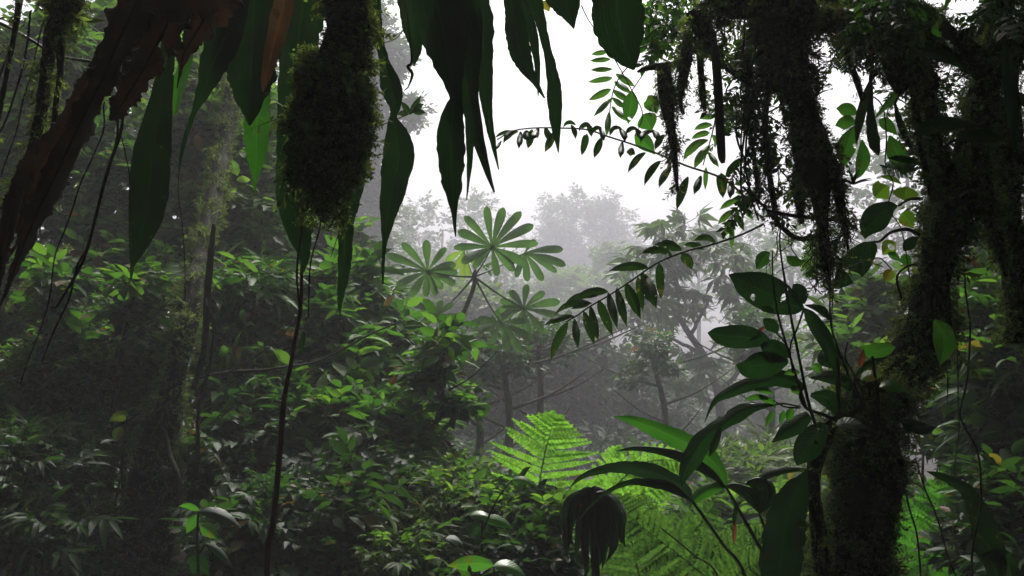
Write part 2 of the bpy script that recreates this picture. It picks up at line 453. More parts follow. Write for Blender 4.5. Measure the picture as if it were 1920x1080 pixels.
def shrub(name, label, cat, blobs, n, size, mat, tpls=None, group=None, seed=0, stem_r=.018, per=3, base_px=None, stem_mat=None, **k):
    t = thing(name, label, cat, group=group)
    tpls = tpls or SP_MED
    if d_near(blobs) < 9:
        n = int(n * .8)
        tpls = tpls + MIX[seed % 4]
    size *= fd(d_near(blobs)) / d_near(blobs); blobs = far_blobs(blobs)
    crown('foliage', blobs, n, size, mat, tpls, t, seed=seed, **k)
    stems(t, blobs, base_of(blobs, base_px), stem_r, stem_mat or M_stem, seed, per)
    return t

# moss tufts: little feathers
def moss_tpl(seed, nl=7, fine=1.):
    r = random.Random(seed); V = []; F = []; n = 0
    for i in range(nl):
        a = r.uniform(0, 6.28); t = .15 + .8 * i / nl; l = r.uniform(.22, .45) * (1.1 - .5 * t)
        dx, dz = math.cos(a) * l, math.sin(a) * l; wv = .07 * fine
        V += [(0, t, 0), (dx * .5 - wv * math.sin(a), t + l * .35, dz * .5 + wv * math.cos(a)), (dx, t + l * .75, dz), (dx * .5 + wv * math.sin(a), t + l * .35, dz * .5 - wv * math.cos(a))]
        F += [(n, n + 1, n + 2), (n, n + 2, n + 3)]; n += 4
    wv = .035
    V += [(-wv, 0, 0), (wv, 0, 0), (0, 1.05, 0)]; F.append((n, n + 1, n + 2))
    return np.array(V, float), np.array(F, int)
MOSS = [moss_tpl(i) for i in range(6)]
STRING = [sprig(200 + i, 9, .14, .07, lod=1, spread=60, twig=.012, droop=.3) for i in range(4)]

def moss_cover(name, G, dens, size, mat, parent, hang=.35, seed=0, tpls=None, lo=0.):
    """tufts over the surface grid G (n,k,3) of a limb"""
    n, k, _ = G.shape
    A = G[:-1]; Bv = np.roll(G, -1, axis=1)[:-1]; C = G[1:]
    area = np.linalg.norm(np.cross(Bv - A, C - A), axis=2).ravel(); inview = (G[:-1].mean(axis=1)[:, 2] > -.9); area = area * np.repeat(inview, k)
    N = int(min(dens * area.sum(), 60000)); c = rs.choice(len(area), size=max(N, 1), p=area / area.sum()); q, j = c // k, c % k
    u, v = rs.rand(len(q))[:, None], rs.rand(len(q))[:, None]
    A, Bv, C = G[q, j], G[q, (j + 1) % k], G[q + 1, j]
    pos = A + (Bv - A) * u + (C - A) * v
    cen = G.mean(axis=1)[q]; nr = pos - cen; nr /= np.linalg.norm(nr, axis=1)[:, None] + 1e-9
    f = np.array([noise.noise(Vector(p * (.35 / size)) + Vector((seed, 0, 0))) for p in pos])
    ok = f > -.42; pos, nr, f = pos[ok], nr[ok], f[ok]
    d = nr + rs.normal(size=nr.shape) * .4; d[:, 2] -= hang
    V, F = place(tpls or MOSS, pos, d, size * np.exp(rs.normal(size=len(pos)) * .4) * (.8 + .9 * np.clip(f, -.4, 1)), rs.uniform(0, 6.28, len(pos)))
    return mesh_obj(name, V, F, mat, parent)

def limb(parent, pts, d, name='branch', rough=.28, dens=22000, size=.022, mat=None, bark=None, n=None, k=14, hang=.35, seed=0, moss=True, fq=11., tag_moss='moss', core=.76):
    if moss: pts = [(p[0], p[1], p[2] * core, *p[3:]) for p in pts]
    n = n or max(12, int(sum(math.hypot(a[0] - b[0], a[1] - b[1]) for a, b in zip(pts, pts[1:])) / 9))
    C, R = px_path(pts, d, n); mb = MB()
    for i in range(n): C[i] += np.array(noise.noise_vector(Vector(C[i] * 4 + seed))) * R[i] * .25
    G = tube_mb(mb, C, R, k, rough, seed, fq=fq)
    o = mb.build(name, bark or M_bark, parent)
    if moss: moss_cover(tag_moss, G, dens, size, mat or M_mossd, o, hang, seed)
    return o

# ------------------------------------------------------------------ the setting: ground
def build_ground():
    xs = np.concatenate([np.linspace(-300, -30, 14), np.linspace(-28, 28, 75), np.linspace(30, 300, 14)])
    ys = np.concatenate([np.linspace(-60, -8, 12), np.linspace(-7, 40, 80), np.linspace(44, 600, 20)])
    V = [(x, y, ground_z(x, y)) for y in ys for x in xs]; m = len(xs)
    F = []
    for i in range(len(ys) - 1):
        for j in range(m - 1):
            a = i * m + j; F.append((a, a + 1, a + m + 1)); F.append((a, a + m + 1, a + m))
    o = mesh_obj('ground', V, np.array(F), M_soil, None, True); o['kind'] = 'structure'
    # low plants on it
    n = 5200
    x = rs.uniform(-9, 9, n); y = rs.uniform(1.2, 13, n)
    pos = np.array([(a, b, ground_z(a, b)) for a, b in zip(x, y)])
    d = rs.normal(size=(n, 3)) * .6; d[:, 2] = .5
    V, F = place(SP_MED, pos, d, rs.uniform(.12, .34, n), rs.normal(size=n) * .4)
    g = mesh_obj('ground_cover', V, F, M_shrub, None)
    tag(g, 'low leafy ground cover over the dim forest floor', 'ground cover', kind='stuff')
build_ground()

# unseen forest leaves round and above the camera, placed to shade the near growth
def thicket():
    n = 15000
    a = rs.rand(n)
    pos = np.empty((n, 3))
    k1 = int(n * .45); k2 = int(n * .75)
    pos[:k1] = np.c_[rs.uniform(-9, 9, k1), rs.uniform(-8, 1.4, k1), rs.uniform(3.3, 6.5, k1)]
    q = k2 - k1; pos[k1:k2] = np.c_[rs.uniform(-9, 9, q), rs.uniform(-8.5, -4, q), rs.uniform(-.3, 6, q)]
    q = n - k2; s = np.where(rs.rand(q) < .5, -1, 1); pos[k2:] = np.c_[s * rs.uniform(4, 9, q), rs.uniform(-8, 2.5, q), rs.uniform(-.2, 6, q)]
    e = []
    for x0, x1, y0, y1, m in ((-13, -1.9, 1, 5.5, 3800), (-13, -4.6, 5.5, 15, 4200), (1.3, 11, 1, 5.2, 2800), (4.2, 11, 5.2, 13, 2800)):
        x = rs.uniform(x0, x1, m); y = rs.uniform(y0, y1, m); lo = np.maximum(3.2, 1.6 + .31 * y + .75)
        e.append(np.c_[x, y, lo + rs.rand(m) * (8.3 - lo)])
    for x0, x1, y0, y1, m in ((-15, -8, 2, 15, 2500), (7, 13, 2, 12, 2000)):
        e.append(np.c_[rs.uniform(x0, x1, m), rs.uniform(y0, y1, m), rs.uniform(-1, 8, m)])
    pos = np.vstack([pos] + e); n = len(pos)
    d = rs.normal(size=(n, 3)); d[:, 2] *= .4
    V, F = place(SP_FAR, pos, d, rs.uniform(.5, .9, n), rs.normal(size=n) * .3)
    tag(mesh_obj('shade_canopy', V, F, M_shrub), 'unseen mass of forest leaves added over the viewpoint for shade', 'foliage', kind='stuff')
thicket()

# ------------------------------------------------------------------ far trees in the mist
def tree(name, label, trunk, blobs, n, size, mat, tpls, d, group=None, seed=0, bark=None, branches=(), **k):
    t = thing(name, label, 'tree', group=group)
    rough = k.pop('rough', .08); size *= fd(d) / d; d = fd(d); blobs = far_blobs(blobs)
    mb = MB()
    x0 = trunk[0]; c0 = P(x0[0], x0[1], x0[3] if len(x0) > 3 else d); gz = ground_z(c0[0], c0[1])
    C, R = px_path(trunk, d, 30)
    C = np.vstack([[(C[0][0], C[0][1], min(gz, C[0][2]) - .2)], C]); R = np.concatenate([[R[0] * 1.15], R])
    tube_mb(mb, C, R, 9, rough, seed, fq=3)
    tr = mb.build('trunk', bark or M_barkg, t)
    for b in branches: stalk('branch', t, bark or M_barkg, b, d, n=18, wob=.04, seed=seed)
    crown('crown', blobs, n, size, mat, tpls, t, seed=seed, **k)
    return t

tree('round_crowned_tree', 'far tree with a round domed crown, pale in the mist against the sky', [(1085, 760, 5), (1090, 600, 5), (1095, 470, 3)],
     [(1095, 440, 44, 92, 80, 3.2), (1040, 475, 44, 62, 56, 2.5), (1158, 480, 44, 62, 56, 2.5), (1095, 530, 44, 130, 64, 3), (1055, 410, 44, 44, 38, 1.5), (1136, 410, 43, 44, 40, 1.5), (1185, 520, 44, 40, 50, 1.6)],
     4200, .36, M_far, SP_FAR, 44, seed=1, lump=.38)
tree('misty_tree', 'thin hazy tree left of the opening, sky showing through its crown', [(830, 800, 4), (825, 600, 4), (830, 430, 2)],
     [(800, 400, 34, 60, 24, 1.6), (870, 395, 34, 55, 26, 1.6), (900, 380, 36, 30, 22, 1), (770, 440, 34, 50, 24, 1.5), (840, 450, 34, 70, 26, 1.8), (800, 500, 33, 70, 34, 1.8), (920, 430, 36, 40, 30, 1.5)],
     800, .42, M_far, SP_FAR, 34, seed=2, gap=.5)
tree('tall_misty_tree', 'tall grey tree wrapped in leaves, a dim column in the mist behind the hanging leaves', [(700, 900, 12), (702, 500, 11), (705, 100, 9), (706, -40, 8)],
     [(700, 330, 21, 42, 150, .9), (690, 200, 21, 46, 60, .9), (735, 110, 21, 44, 40, .9), (690, 60, 21, 50, 60, .9), (700, 480, 21, 52, 60, .9), (770, 210, 21, 26, 30, .6), (668, 380, 21, 40, 90, .8)],
     2200, .3, M_far, SP_FAR, 21, seed=3, lump=.4)
tree('leaning_misty_tree', 'slim tree with a leaning forked trunk and tiered crown in mist, right of the opening', [(1352, 900, 9), (1350, 760, 8), (1322, 672, 7), (1295, 630, 6), (1253, 563, 4)],
     [(1260, 440, 15, 48, 22, .7), (1225, 500, 15, 50, 18, .7), (1300, 480, 15, 52, 20, .8), (1370, 470, 15, 60, 18, .8), (1250, 560, 15, 60, 22, .9), (1330, 560, 15, 60, 20, .9), (1200, 600, 15.5, 50, 20, .8),
      (1400, 540, 15, 50, 22, .8), (1420, 620, 15, 50, 24, .8), (1290, 690, 15, 60, 20, .9), (1180, 520, 16, 34, 16, .6)],
     560, .40, M_far, SP_STAR, 15, seed=4, gap=.5, lump=.5,
     branches=[[(1322, 672, 5), (1270, 640, 3), (1200, 625, 2)], [(1350, 760, 5), (1290, 735, 4), (1210, 700, 3), (1150, 680, 2)], [(1345, 735, 5), (1390, 690, 4), (1440, 600, 2)], [(1295, 630, 4), (1330, 560, 3), (1370, 480, 2)], [(1275, 600, 3), (1268, 520, 2), (1262, 440, 1.5)]])
tree('misty_tree', 'hazy tree with broken bright gaps in its crown, behind the holed broad leaf', [(1500, 900, 6), (1490, 650, 6), (1480, 450, 3)],
     [(1470, 480, 24, 90, 50, 1.6), (1420, 560, 24, 70, 40, 1.5), (1540, 520, 24, 70, 60, 1.5), (1590, 440, 24, 50, 50, 1.4), (1500, 610, 24, 90, 50, 1.6), (1600, 600, 24, 70, 60, 1.5), (1440, 640, 24, 60, 50, 1.3)],
     700, .42, M_far, SP_FAR, 24, seed=5, gap=.52, lump=.5)
tree('misty_tree', 'hazy tree filling the gap between the mossy limbs at upper right', [(1700, 900, 6), (1710, 600, 6), (1700, 300, 3)],
     [(1640, 330, 22, 60, 60, 1.4), (1700, 250, 22, 60, 60, 1.4), (1610, 240, 22, 36, 30, 1), (1700, 420, 22, 90, 70, 1.6), (1640, 480, 22, 60, 50, 1.4), (1840, 430, 22, 60, 90, 1.4), (1900, 240, 22, 40, 70, 1.2)],
     850, .40, M_far, SP_FAR, 22, seed=6, gap=.5)
tree('misty_tree', 'olive green round tree in mist below the domed crown', [(1010, 900, 5), (1010, 700, 5), (1020, 560, 3)],
     [(1000, 560, 27, 60, 36, 1.5), (1070, 540, 27, 70, 34, 1.6), (940, 590, 27, 60, 34, 1.5), (1140, 560, 27, 50, 44, 1.4), (1150, 490, 28, 34, 34, 1), (1050, 600, 26, 100, 34, 1.6)],
     2200, .36, M_farlight, SP_FAR, 27, seed=7, lump=.45)
tree('misty_tree', 'pale green tree in mist behind the palmate leaves', [(830, 900, 5), (840, 700, 5), (840, 600, 3)],
     [(860, 560, 18, 60, 30, 1.2), (800, 600, 18, 60, 36, 1.2), (920, 570, 18, 40, 30, 1), (760, 560, 18, 50, 40, 1.1), (900, 620, 18, 60, 30, 1)],
     1300, .3, M_farlight, SP_FAR, 18, seed=8, lump=.45)

tree('misty_tree', 'wide pale tree in mist between the domed crown and the leaning forked tree', [(1300, 900, 4), (1310, 650, 4), (1310, 500, 2)],
     [(1240, 500, 30, 60, 40, 1.8), (1300, 460, 30, 60, 36, 1.8), (1380, 440, 30, 70, 40, 1.8), (1350, 520, 30, 100, 50, 1.8), (1440, 480, 30, 60, 60, 1.8), (1260, 580, 29, 90, 50, 1.8)],
     1000, .42, M_far, SP_FAR, 30, seed=91, gap=.55, lump=.6)
tree('misty_tree', 'pale tree in mist low behind the hanging fan of blades', [(760, 900, 4), (770, 650, 4), (770, 500, 2)],
     [(760, 500, 26, 60, 50, 1.6), (820, 520, 26, 70, 40, 1.6), (880, 500, 27, 60, 40, 1.6), (740, 420, 27, 40, 50, 1.2), (940, 510, 28, 50, 40, 1.4)],
     900, .4, M_far, SP_FAR, 26, seed=92, gap=.5, lump=.6)

# dark bank of growth across the valley, one bush after another
bank = [('bushy_tree', 'dark broad-leaved bush in shade across the valley, left of the pale fern', [(900, 700, 14, 60, 50, 1), (960, 660, 14, 60, 40, 1), (930, 740, 14, 70, 60, 1), (880, 800, 14, 50, 60, 1), (900, 870, 13, 90, 40, 1)]),
        ('bushy_tree', 'dark hazy bush across the valley, right above the pale fern', [(1040, 680, 15, 60, 44, 1.2), (1090, 730, 15, 70, 60, 1.2), (1020, 760, 15, 60, 60, 1.2), (1060, 820, 15, 80, 50, 1.2), (1080, 640, 15, 60, 34, 1)]),
        ('bushy_tree', 'dark hazy bush across the valley, under the drooping row of leaflets', [(1160, 690, 16, 60, 40, 1.2), (1220, 740, 16, 80, 60, 1.3), (1160, 790, 16, 70, 50, 1.2), (1250, 820, 16, 80, 50, 1.2), (1200, 850, 13, 110, 40, 1)]),
        ('bushy_tree', 'grey green bush in mist beside the leaning trunk', [(1330, 760, 18, 70, 60, 1.3), (1400, 720, 18, 70, 60, 1.3), (1400, 820, 18, 90, 60, 1.3), (1460, 760, 18, 60, 70, 1.3), (1320, 850, 18, 70, 40, 1.3)]),
        ('bushy_tree', 'grey green bush in mist behind the mossy trunk', [(1550, 700, 19, 80, 80, 1.4), (1620, 640, 19, 80, 80, 1.4), (1540, 800, 19, 80, 80, 1.4)])]
for i, (nm, lb, bl) in enumerate(bank):
    shrub(nm, lb, 'bush', bl, 1000 if i < 3 else 800, .33, M_bank if i < 3 else M_far, SP_FAR, 'bushes across the misty valley', 30 + i, .05, 2, stem_mat=M_barkg, lump=.5)
for i, (x0, y0, x1, y1, lb) in enumerate([(905, 850, 935, 640, 'thin dark trunk leaning right, first of the misty stems left of the fern'), (872, 860, 862, 640, 'thin dark upright trunk in mist beside the green thicket'),
                                       (945, 840, 1010, 620, 'thin slanting trunk in mist above the pale fern'), (1225, 860, 1215, 640, 'thin trunk in mist under the drooping row of leaflets'),
                                       (1415, 860, 1425, 600, 'straight hazy trunk right of the leaning tree')]):
    t = thing('misty_sapling', lb, 'tree', group='slender trunks in the mist')
    mb = MB(); d = 10.5 + i * .7
    c = P(x0, y0, d); p0 = (c[0], c[1], ground_z(c[0], c[1]) - .2); p1 = P(x1, y1, d); pm = (p0 + p1) / 2 + np.array((.2, 0, 0))
    s = spline([(*p0, .06), (*pm, .045), (*p1, .025)], 20); tube_mb(mb, s[:, :3], s[:, 3], 6, .15, i); mb.build('trunk', M_barkg, t)
    m = MB()
    for q in range(5):
        f = .45 + q * .11; b = s[int(f * 19), :3]; e = b + np.array(((-1) ** q * (.5 + .2 * q), .1, .45)); ss = spline([(*b, .02), (*((b + e) / 2 + (0, 0, -.06)), .014), (*e, .006)], 8); tube_mb(m, ss[:, :3], ss[:, 3], 5)
    m.build('branch', M_barkg, t)
    crown('crown', [(x1, y1, d, 40, 22, .6), (x1 + 30, y1 + 40, d, 30, 18, .5), (x1 - 30, y1 + 60, d, 26, 18, .4)], 120, .22, M_dark, SP_FAR, t, seed=60 + i)

shrub('leafy_shrub', 'low hazy shrub on the slope behind the strap-leaved plant', 'shrub', [(1400, 980, 6, 70, 40, .4), (1470, 960, 6, 60, 50, .4), (1330, 950, 6.4, 60, 30, .4)], 420, .2, M_shrub2, SP_MED, None, 72, .01, 2)
# slope with grass tufts, right of the fern, in haze
shrub('grassy_clump', 'pale grassy clump on the misty slope right of the ferns', 'grass clump', [(1380, 880, 9, 90, 30, .8), (1310, 900, 9, 70, 24, .6), (1450, 870, 9.5, 50, 40, .6)], 900, .2, M_farlight, SP_LANCE, None, 71, .008, 2, updir=.7)

# ------------------------------------------------------------------ the palmate-leaved tree
def palmate(name, parent, cx, cy, tips, hub, d, w=17, mat=M_cecr, label=None, seed=0, rd=0.):
    mb = MB(); r = random.Random(seed); w *= .86
    for i, (tx, ty) in enumerate(tips):
        dx, dy = tx - cx, ty - cy; ln = math.hypot(dx, dy)
        dz = -.0006 * 0 + rd * dx / 100
        ww = w * (ln / 60) ** .3 * r.uniform(.85, 1.1)
        dd = d + dz
        pts = [(cx, cy, 2.5, d), (cx + dx * .25, cy + dy * .25 - 1.5, ww * .45, d), (cx + dx * .55, cy + dy * .55 - 2, ww * .9, (d + dd) / 2), (cx + dx * .8, cy + dy * .8 - 1, ww, dd), (cx + dx * .93, cy + dy * .93, ww * .75, dd), (tx, ty, 3, dd)]
        ribbon(mb, pts, d, fold=.12, roll=r.uniform(-25, 25), n=14, m=5, seed=i + seed, wave=.03)
    o = mb.build(name, mat, parent)
    if label: o['label'] = label
    p = MB(); mid = ((cx + hub[0]) / 2, (cy + hub[1]) / 2 + 3)
    strand(p, [(hub[0], hub[1], 2.4, 9), (mid[0], mid[1], 1.6, (9 + d) / 2), (cx, cy, 1.5, d)], d, n=10, k=5)
    p.build('petiole', M_greenstem, o)
    return o
ct = thing('umbrella_leaf_tree', 'small tree with wheels of long finger-like leaf lobes at the centre of the view', 'tree')
c = P(790, 900, 9)
mb = MB(); C, R = px_path([(800, 1010, 6), (800, 800, 6), (812, 700, 5.5), (830, 645, 5), (848, 612, 5), (866, 592, 4.5), (878, 566, 4.2), (889, 535, 4), (889, 514, 3.6), (892, 505, 2)], 9, 44)
C = np.vstack([[(C[0][0], C[0][1], ground_z(C[0][0], C[0][1]) - .2)], C]); R = np.concatenate([[R[0]], R]); G = tube_mb(mb, C, R, 9, .12, 1); tk = mb.build('trunk', M_barkg, ct)
moss_cover('moss', G[5:30], 2500, .035, M_moss, tk)
z = lambda L: [(700 + a / 2.572, 330 + b / 2.572) for a, b in L]
H = (889, 519)
palmate('leaf', ct, 922, 464, z([(545, 145), (628, 152), (712, 172), (772, 235), (795, 325), (738, 425), (680, 458), (598, 482), (482, 445), (425, 417), (388, 345), (408, 265), (440, 192)]), H, 8.9, 18, seed=1, rd=.2)
palmate('leaf', ct, 802, 509, z([(255, 308), (350, 345), (398, 425), (408, 468), (396, 522), (334, 545), (303, 578), (253, 582), (180, 582), (108, 532), (57, 458), (62, 378), (138, 322)]), H, 8.8, 17, seed=2, rd=.2)
palmate('leaf', ct, 982, 579, z([(740, 522), (826, 558), (900, 605), (905, 680), (822, 755), (745, 790), (690, 740), (605, 690), (592, 650), (610, 600), (658, 552)]), H, 9.2, 18, seed=3, rd=-.2)
palmate('leaf', ct, 939, 606, z([(470, 705), (482, 762), (565, 812), (652, 845), (715, 852), (772, 790), (740, 700), (665, 640), (590, 650), (500, 690)]), H, 9.0, 17, seed=4, rd=.2)
palmate('leaf', ct, 984, 474, z([(782, 308), (915, 352), (928, 430), (885, 462), (818, 505), (742, 508), (688, 488), (640, 440)]), H, 9.5, 16, seed=5, rd=.2)
palmate('leaf', ct, 871, 470, z([(350, 410), (385, 465), (425, 497), (462, 492), (500, 440), (420, 330)]), H, 9.6, 15, M_cecry, 'yellowing leaf hanging behind the others', 6)
palmate('leaf', ct, 817, 594, z([(175, 600), (250, 595), (330, 600), (385, 615), (430, 680), (405, 728), (350, 740), (240, 700)]), H, 8.6, 17, seed=7)
palmate('leaf', ct, 905, 500, z([(470, 400), (500, 470), (560, 440), (600, 420), (570, 480)]), H, 9.8, 9, seed=8)

# ------------------------------------------------------------------ forest on the left
shr = 'leafy shrubs of the left thicket'
M_mid = M_shrub
L = [
 ('leafy_shrub', 'bright bush of oval leaves below the umbrella-leaf tree, right edge of the thicket', [(765, 655, 6.5, 50, 44, .5), (710, 625, 6.5, 50, 44, .5), (785, 735, 6.3, 44, 50, .5), (735, 720, 6.2, 60, 50, .5), (680, 560, 6.8, 34, 40, .4)], 900, .26, M_shrub, SP_MED, 700),
 ('leafy_shrub', 'dense green bush under the mossy hanging limb', [(620, 600, 6, 70, 60, .5), (560, 640, 6, 60, 60, .5), (650, 690, 5.8, 70, 60, .5), (590, 560, 6.3, 50, 50, .4), (660, 530, 6.4, 50, 50, .4)], 900, .26, M_shrub, SP_MED, 560),
 ('leafy_shrub', 'bush of medium leaves low in the middle of the left thicket', [(640, 780, 5.3, 80, 60, .5), (720, 800, 5.2, 70, 60, .5), (560, 780, 5.3, 70, 70, .5), (790, 830, 5.2, 50, 50, .4)], 1000, .22, M_shrub, SP_MED, 640),
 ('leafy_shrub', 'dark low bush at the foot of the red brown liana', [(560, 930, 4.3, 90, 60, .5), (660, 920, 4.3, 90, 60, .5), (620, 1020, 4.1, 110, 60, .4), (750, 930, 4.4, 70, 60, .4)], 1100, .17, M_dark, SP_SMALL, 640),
 ('leafy_shrub', 'bush of bright leaves around the upper mossy trunk', [(400, 250, 7.6, 90, 80, .6), (340, 330, 7.2, 90, 80, .5), (460, 420, 7.2, 90, 80, .6), (380, 460, 7, 100, 70, .5), (490, 320, 7.6, 80, 90, .5), (470, 200, 7.8, 70, 70, .5)], 640, .27, M_shrub2, SP_MED, 430),
 ('leafy_shrub', 'bush of leaves behind the speckled hanging leaf', [(220, 340, 7, 80, 80, .5), (190, 430, 7, 90, 70, .5), (240, 500, 6.6, 90, 70, .5), (310, 510, 6.6, 80, 70, .5), (160, 260, 7.2, 70, 70, .5)], 620, .26, M_shrub, SP_MED, 240),
 ('leafy_shrub', 'tiny-leaved bush with glints, left of the mossy trunk', [(140, 680, 5.2, 90, 50, .5), (220, 700, 5.2, 70, 60, .5), (60, 700, 5.2, 70, 60, .5), (180, 620, 5.4, 80, 40, .4)], 1300, .15, M_shrub2, SP_SMALL, 160),
 ('leafy_shrub', 'dim shrub filling the gap under the tiny-leaved bush at left', [(60, 790, 5.6, 80, 60, .5), (170, 800, 5.6, 80, 60, .5), (250, 760, 5.8, 50, 60, .4)], 900, .18, M_shrub2, SP_MED, 150),
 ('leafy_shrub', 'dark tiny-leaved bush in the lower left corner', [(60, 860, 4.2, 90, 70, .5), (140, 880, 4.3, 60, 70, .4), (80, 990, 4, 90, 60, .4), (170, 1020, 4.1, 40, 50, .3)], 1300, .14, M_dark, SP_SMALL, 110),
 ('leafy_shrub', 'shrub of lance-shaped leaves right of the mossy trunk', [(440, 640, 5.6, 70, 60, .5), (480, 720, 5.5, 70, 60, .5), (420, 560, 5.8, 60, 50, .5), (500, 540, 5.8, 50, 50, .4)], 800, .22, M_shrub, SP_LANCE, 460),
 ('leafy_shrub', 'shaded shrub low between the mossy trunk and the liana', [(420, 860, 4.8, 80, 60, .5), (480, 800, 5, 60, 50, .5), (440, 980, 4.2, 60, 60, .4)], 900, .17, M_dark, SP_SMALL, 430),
 ('leafy_shrub', 'far dim shrub high at the upper left edge', [(60, 150, 9, 90, 90, .8), (180, 100, 9, 70, 80, .8), (40, 320, 9, 80, 80, .8), (260, 60, 9, 60, 60, .7)], 1000, .28, M_shrub2, SP_MED, 100),
 ('leafy_shrub', 'bright shrub high in the gap between the black mossy limb and the brown dead leaf', [(150, 110, 7.5, 50, 70, .5), (110, 220, 7.5, 60, 60, .5), (60, 300, 7.6, 50, 60, .5)], 300, .22, M_shrub2, SP_MED, 120),
 ('leafy_shrub', 'bright shrub high behind the rolled grey leaf tip', [(350, 190, 7.6, 80, 70, .5), (410, 140, 7.8, 60, 70, .5), (440, 290, 7.4, 70, 80, .5), (320, 270, 7.5, 60, 70, .5)], 300, .24, M_shrub2, SP_MED, 380),
 ('leafy_shrub', 'dim shrub behind the brown dead leaves at the left edge', [(60, 520, 7.5, 90, 60, .6), (120, 560, 7.5, 70, 40, .6), (20, 600, 7, 60, 50, .5)], 500, .22, M_shrub, SP_MED, 60),
 ('leafy_shrub', 'tall hazy shrub behind the moss-covered hanging limb', [(520, 430, 10, 50, 90, .7), (600, 500, 10, 60, 60, .7), (510, 250, 10, 40, 80, .7), (560, 330, 10, 40, 60, .6), (640, 450, 10, 40, 60, .6)], 700, .27, M_shrub2, SP_MED, 560),
 ('leafy_shrub', 'leaf tangle at the bottom, between the thicket and the pale fern', [(850, 900, 4.4, 70, 40, .4), (820, 960, 4.2, 80, 50, .4), (900, 960, 4.1, 60, 50, .3), (880, 1040, 3.9, 90, 50, .3), (760, 1030, 3.9, 80, 60, .4)], 1200, .14, M_shrub2, SP_SMALL, 840),
 ('leafy_shrub', 'small bright shrub with yellow leaves at the foot of the pale fern', [(960, 935, 3.9, 40, 18, .2), (1030, 945, 3.8, 40, 18, .2), (910, 930, 3.9, 30, 18, .2)], 150, .13, M_shrub2, SP_MED, 1000),
 ('leafy_shrub', 'dark shrub under the pale fern beside the drooping palm leaf', [(980, 1010, 3.7, 70, 40, .3), (940, 1060, 3.6, 80, 50, .3), (1040, 1050, 3.8, 40, 40, .3)], 500, .12, M_dark, SP_MED, 980),
]
for i, (nm, lb, bl, n, sz, mt, tp, bp) in enumerate(L):
    shrub(nm, lb, 'shrub', bl, n, sz, mt, tp, shr, 100 + i, .014, 3, base_px=bp, lump=.55, shell=.35)
# dim growth behind the left thicket
for i, (lb, bl) in enumerate([('dim grey green tree mass in the mist at far upper left', [(130, 200, 14, 160, 160, 1.5), (60, 420, 14, 120, 120, 1.5), (300, 120, 14, 120, 140, 1.5)]),
                              ('dim hazy tree mass behind the leaning mossy trunk', [(400, 120, 15, 120, 150, 1.5), (480, 350, 15, 120, 130, 1.5), (600, 250, 16, 60, 160, 1.2), (300, 380, 15, 100, 120, 1.4)]),
                              ('dim hazy growth behind the middle of the left thicket', [(560, 560, 13, 160, 100, 1.5), (720, 620, 13, 120, 90, 1.4), (350, 620, 13, 160, 120, 1.5), (150, 650, 13, 160, 120, 1.5), (650, 760, 12, 200, 90, 1.5)])]):
    shrub('leafy_tree', lb, 'tree', bl, 1700, .36, M_far if i < 2 else M_dark, SP_FAR, 'dim trees behind the thicket', 150 + i, .07, 2, stem_mat=M_barkg, gap=.45, lump=.5)

# the mossy trunk in the left thicket
t = thing('mossy_tree', 'leaning moss-covered tree trunk among the shrubs at left, widening to its foot', 'tree')
limb(t, [(225, 1250, 90), (258, 1080, 66), (275, 980, 58), (292, 883, 46), (308, 800, 38), (322, 727, 31), (342, 650, 25), (356, 580, 24, 4.6), (368, 520, 21, 4.8), (388, 430, 20, 5.2), (410, 330, 21, 5.7), (428, 220, 20, 6.2), (440, 100, 18, 6.8), (452, -60, 16, 7.4)], 4.5, 'trunk', .36, 3200, .04, M_mossd, bark=M_barkl, n=90, k=18, seed=3, fq=6)
limb(t, [(402, 420, 4), (396, 470, 6), (390, 530, 7), (388, 600, 7), (380, 670, 6), (362, 730, 5)], 4.45, 'climbing_root', .2, 1500, .03, n=30, k=8, seed=4, moss=False)
strand_pts = [[(300, 800, 5, 4.4), (318, 850, 5, 4.3), (332, 900, 5, 4.25), (330, 980, 5, 4.2), (310, 1060, 6, 4.15)], [(384, 560, 4, 4.4), (400, 620, 4, 4.4), (392, 700, 4, 4.35), (372, 800, 4, 4.3), (368, 900, 4, 4.25)]]
for s_ in strand_pts: stalk('climbing_root', t, M_bark, s_, 5.4, wob=.02, rough=.3)
for i, (pts, lb) in enumerate([([(205, 1000, 6), (205, 840, 5), (222, 700, 5), (240, 600, 4), (262, 520, 3)], 'slender sapling with bare stem left of the mossy trunk'),
                               ([(40, 1080, 7), (45, 860, 6), (70, 720, 5), (90, 600, 4), (110, 520, 3)], 'slender sapling with bare stem near the left edge'),
                               ([(700, 1080, 5), (720, 900, 5), (812, 800, 4), (835, 700, 4), (830, 640, 3)], 'curved dark sapling at the right edge of the thicket'),
                               ([(275, 900, 4), (275, 780, 4), (276, 700, 3), (278, 640, 3)], 'thin upright sapling just left of the mossy trunk')]):
    d = 4.9 + .1 * i
    t = thing('sapling', lb, 'sapling', group='saplings in the left thicket')
    c = P(pts[0][0], pts[0][1], d)
    mb = MB(); C, R = px_path(pts, d, 24); C = np.vstack([[(c[0], d, min(c[2], ground_z(c[0], d)) - .1)], C]); R = np.concatenate([[R[0]], R])
    tube_mb(mb, C, R, 6, .15, i); 
    for q in range(4):
        b = C[8 + q * 4]; e = b + np.array((.28 * (-1) ** q, -.1, .22)); s_ = spline([(*b, .006), (*((b + e) / 2 + (0, 0, -.03)), .004), (*e, .002)], 8); tube_mb(mb, s_[:, :3], s_[:, 3], 4)
    mb.build('stem', M_stem, t)
    x, y, _ = pts[-1]
    crown('foliage', [(x, y, d, 40, 26, .25), (x - 30, y + 60, d, 36, 20, .2), (x + 35, y + 110, d, 36, 20, .2)], 70, .2, M_shrub, SP_MED, t, seed=70 + i)
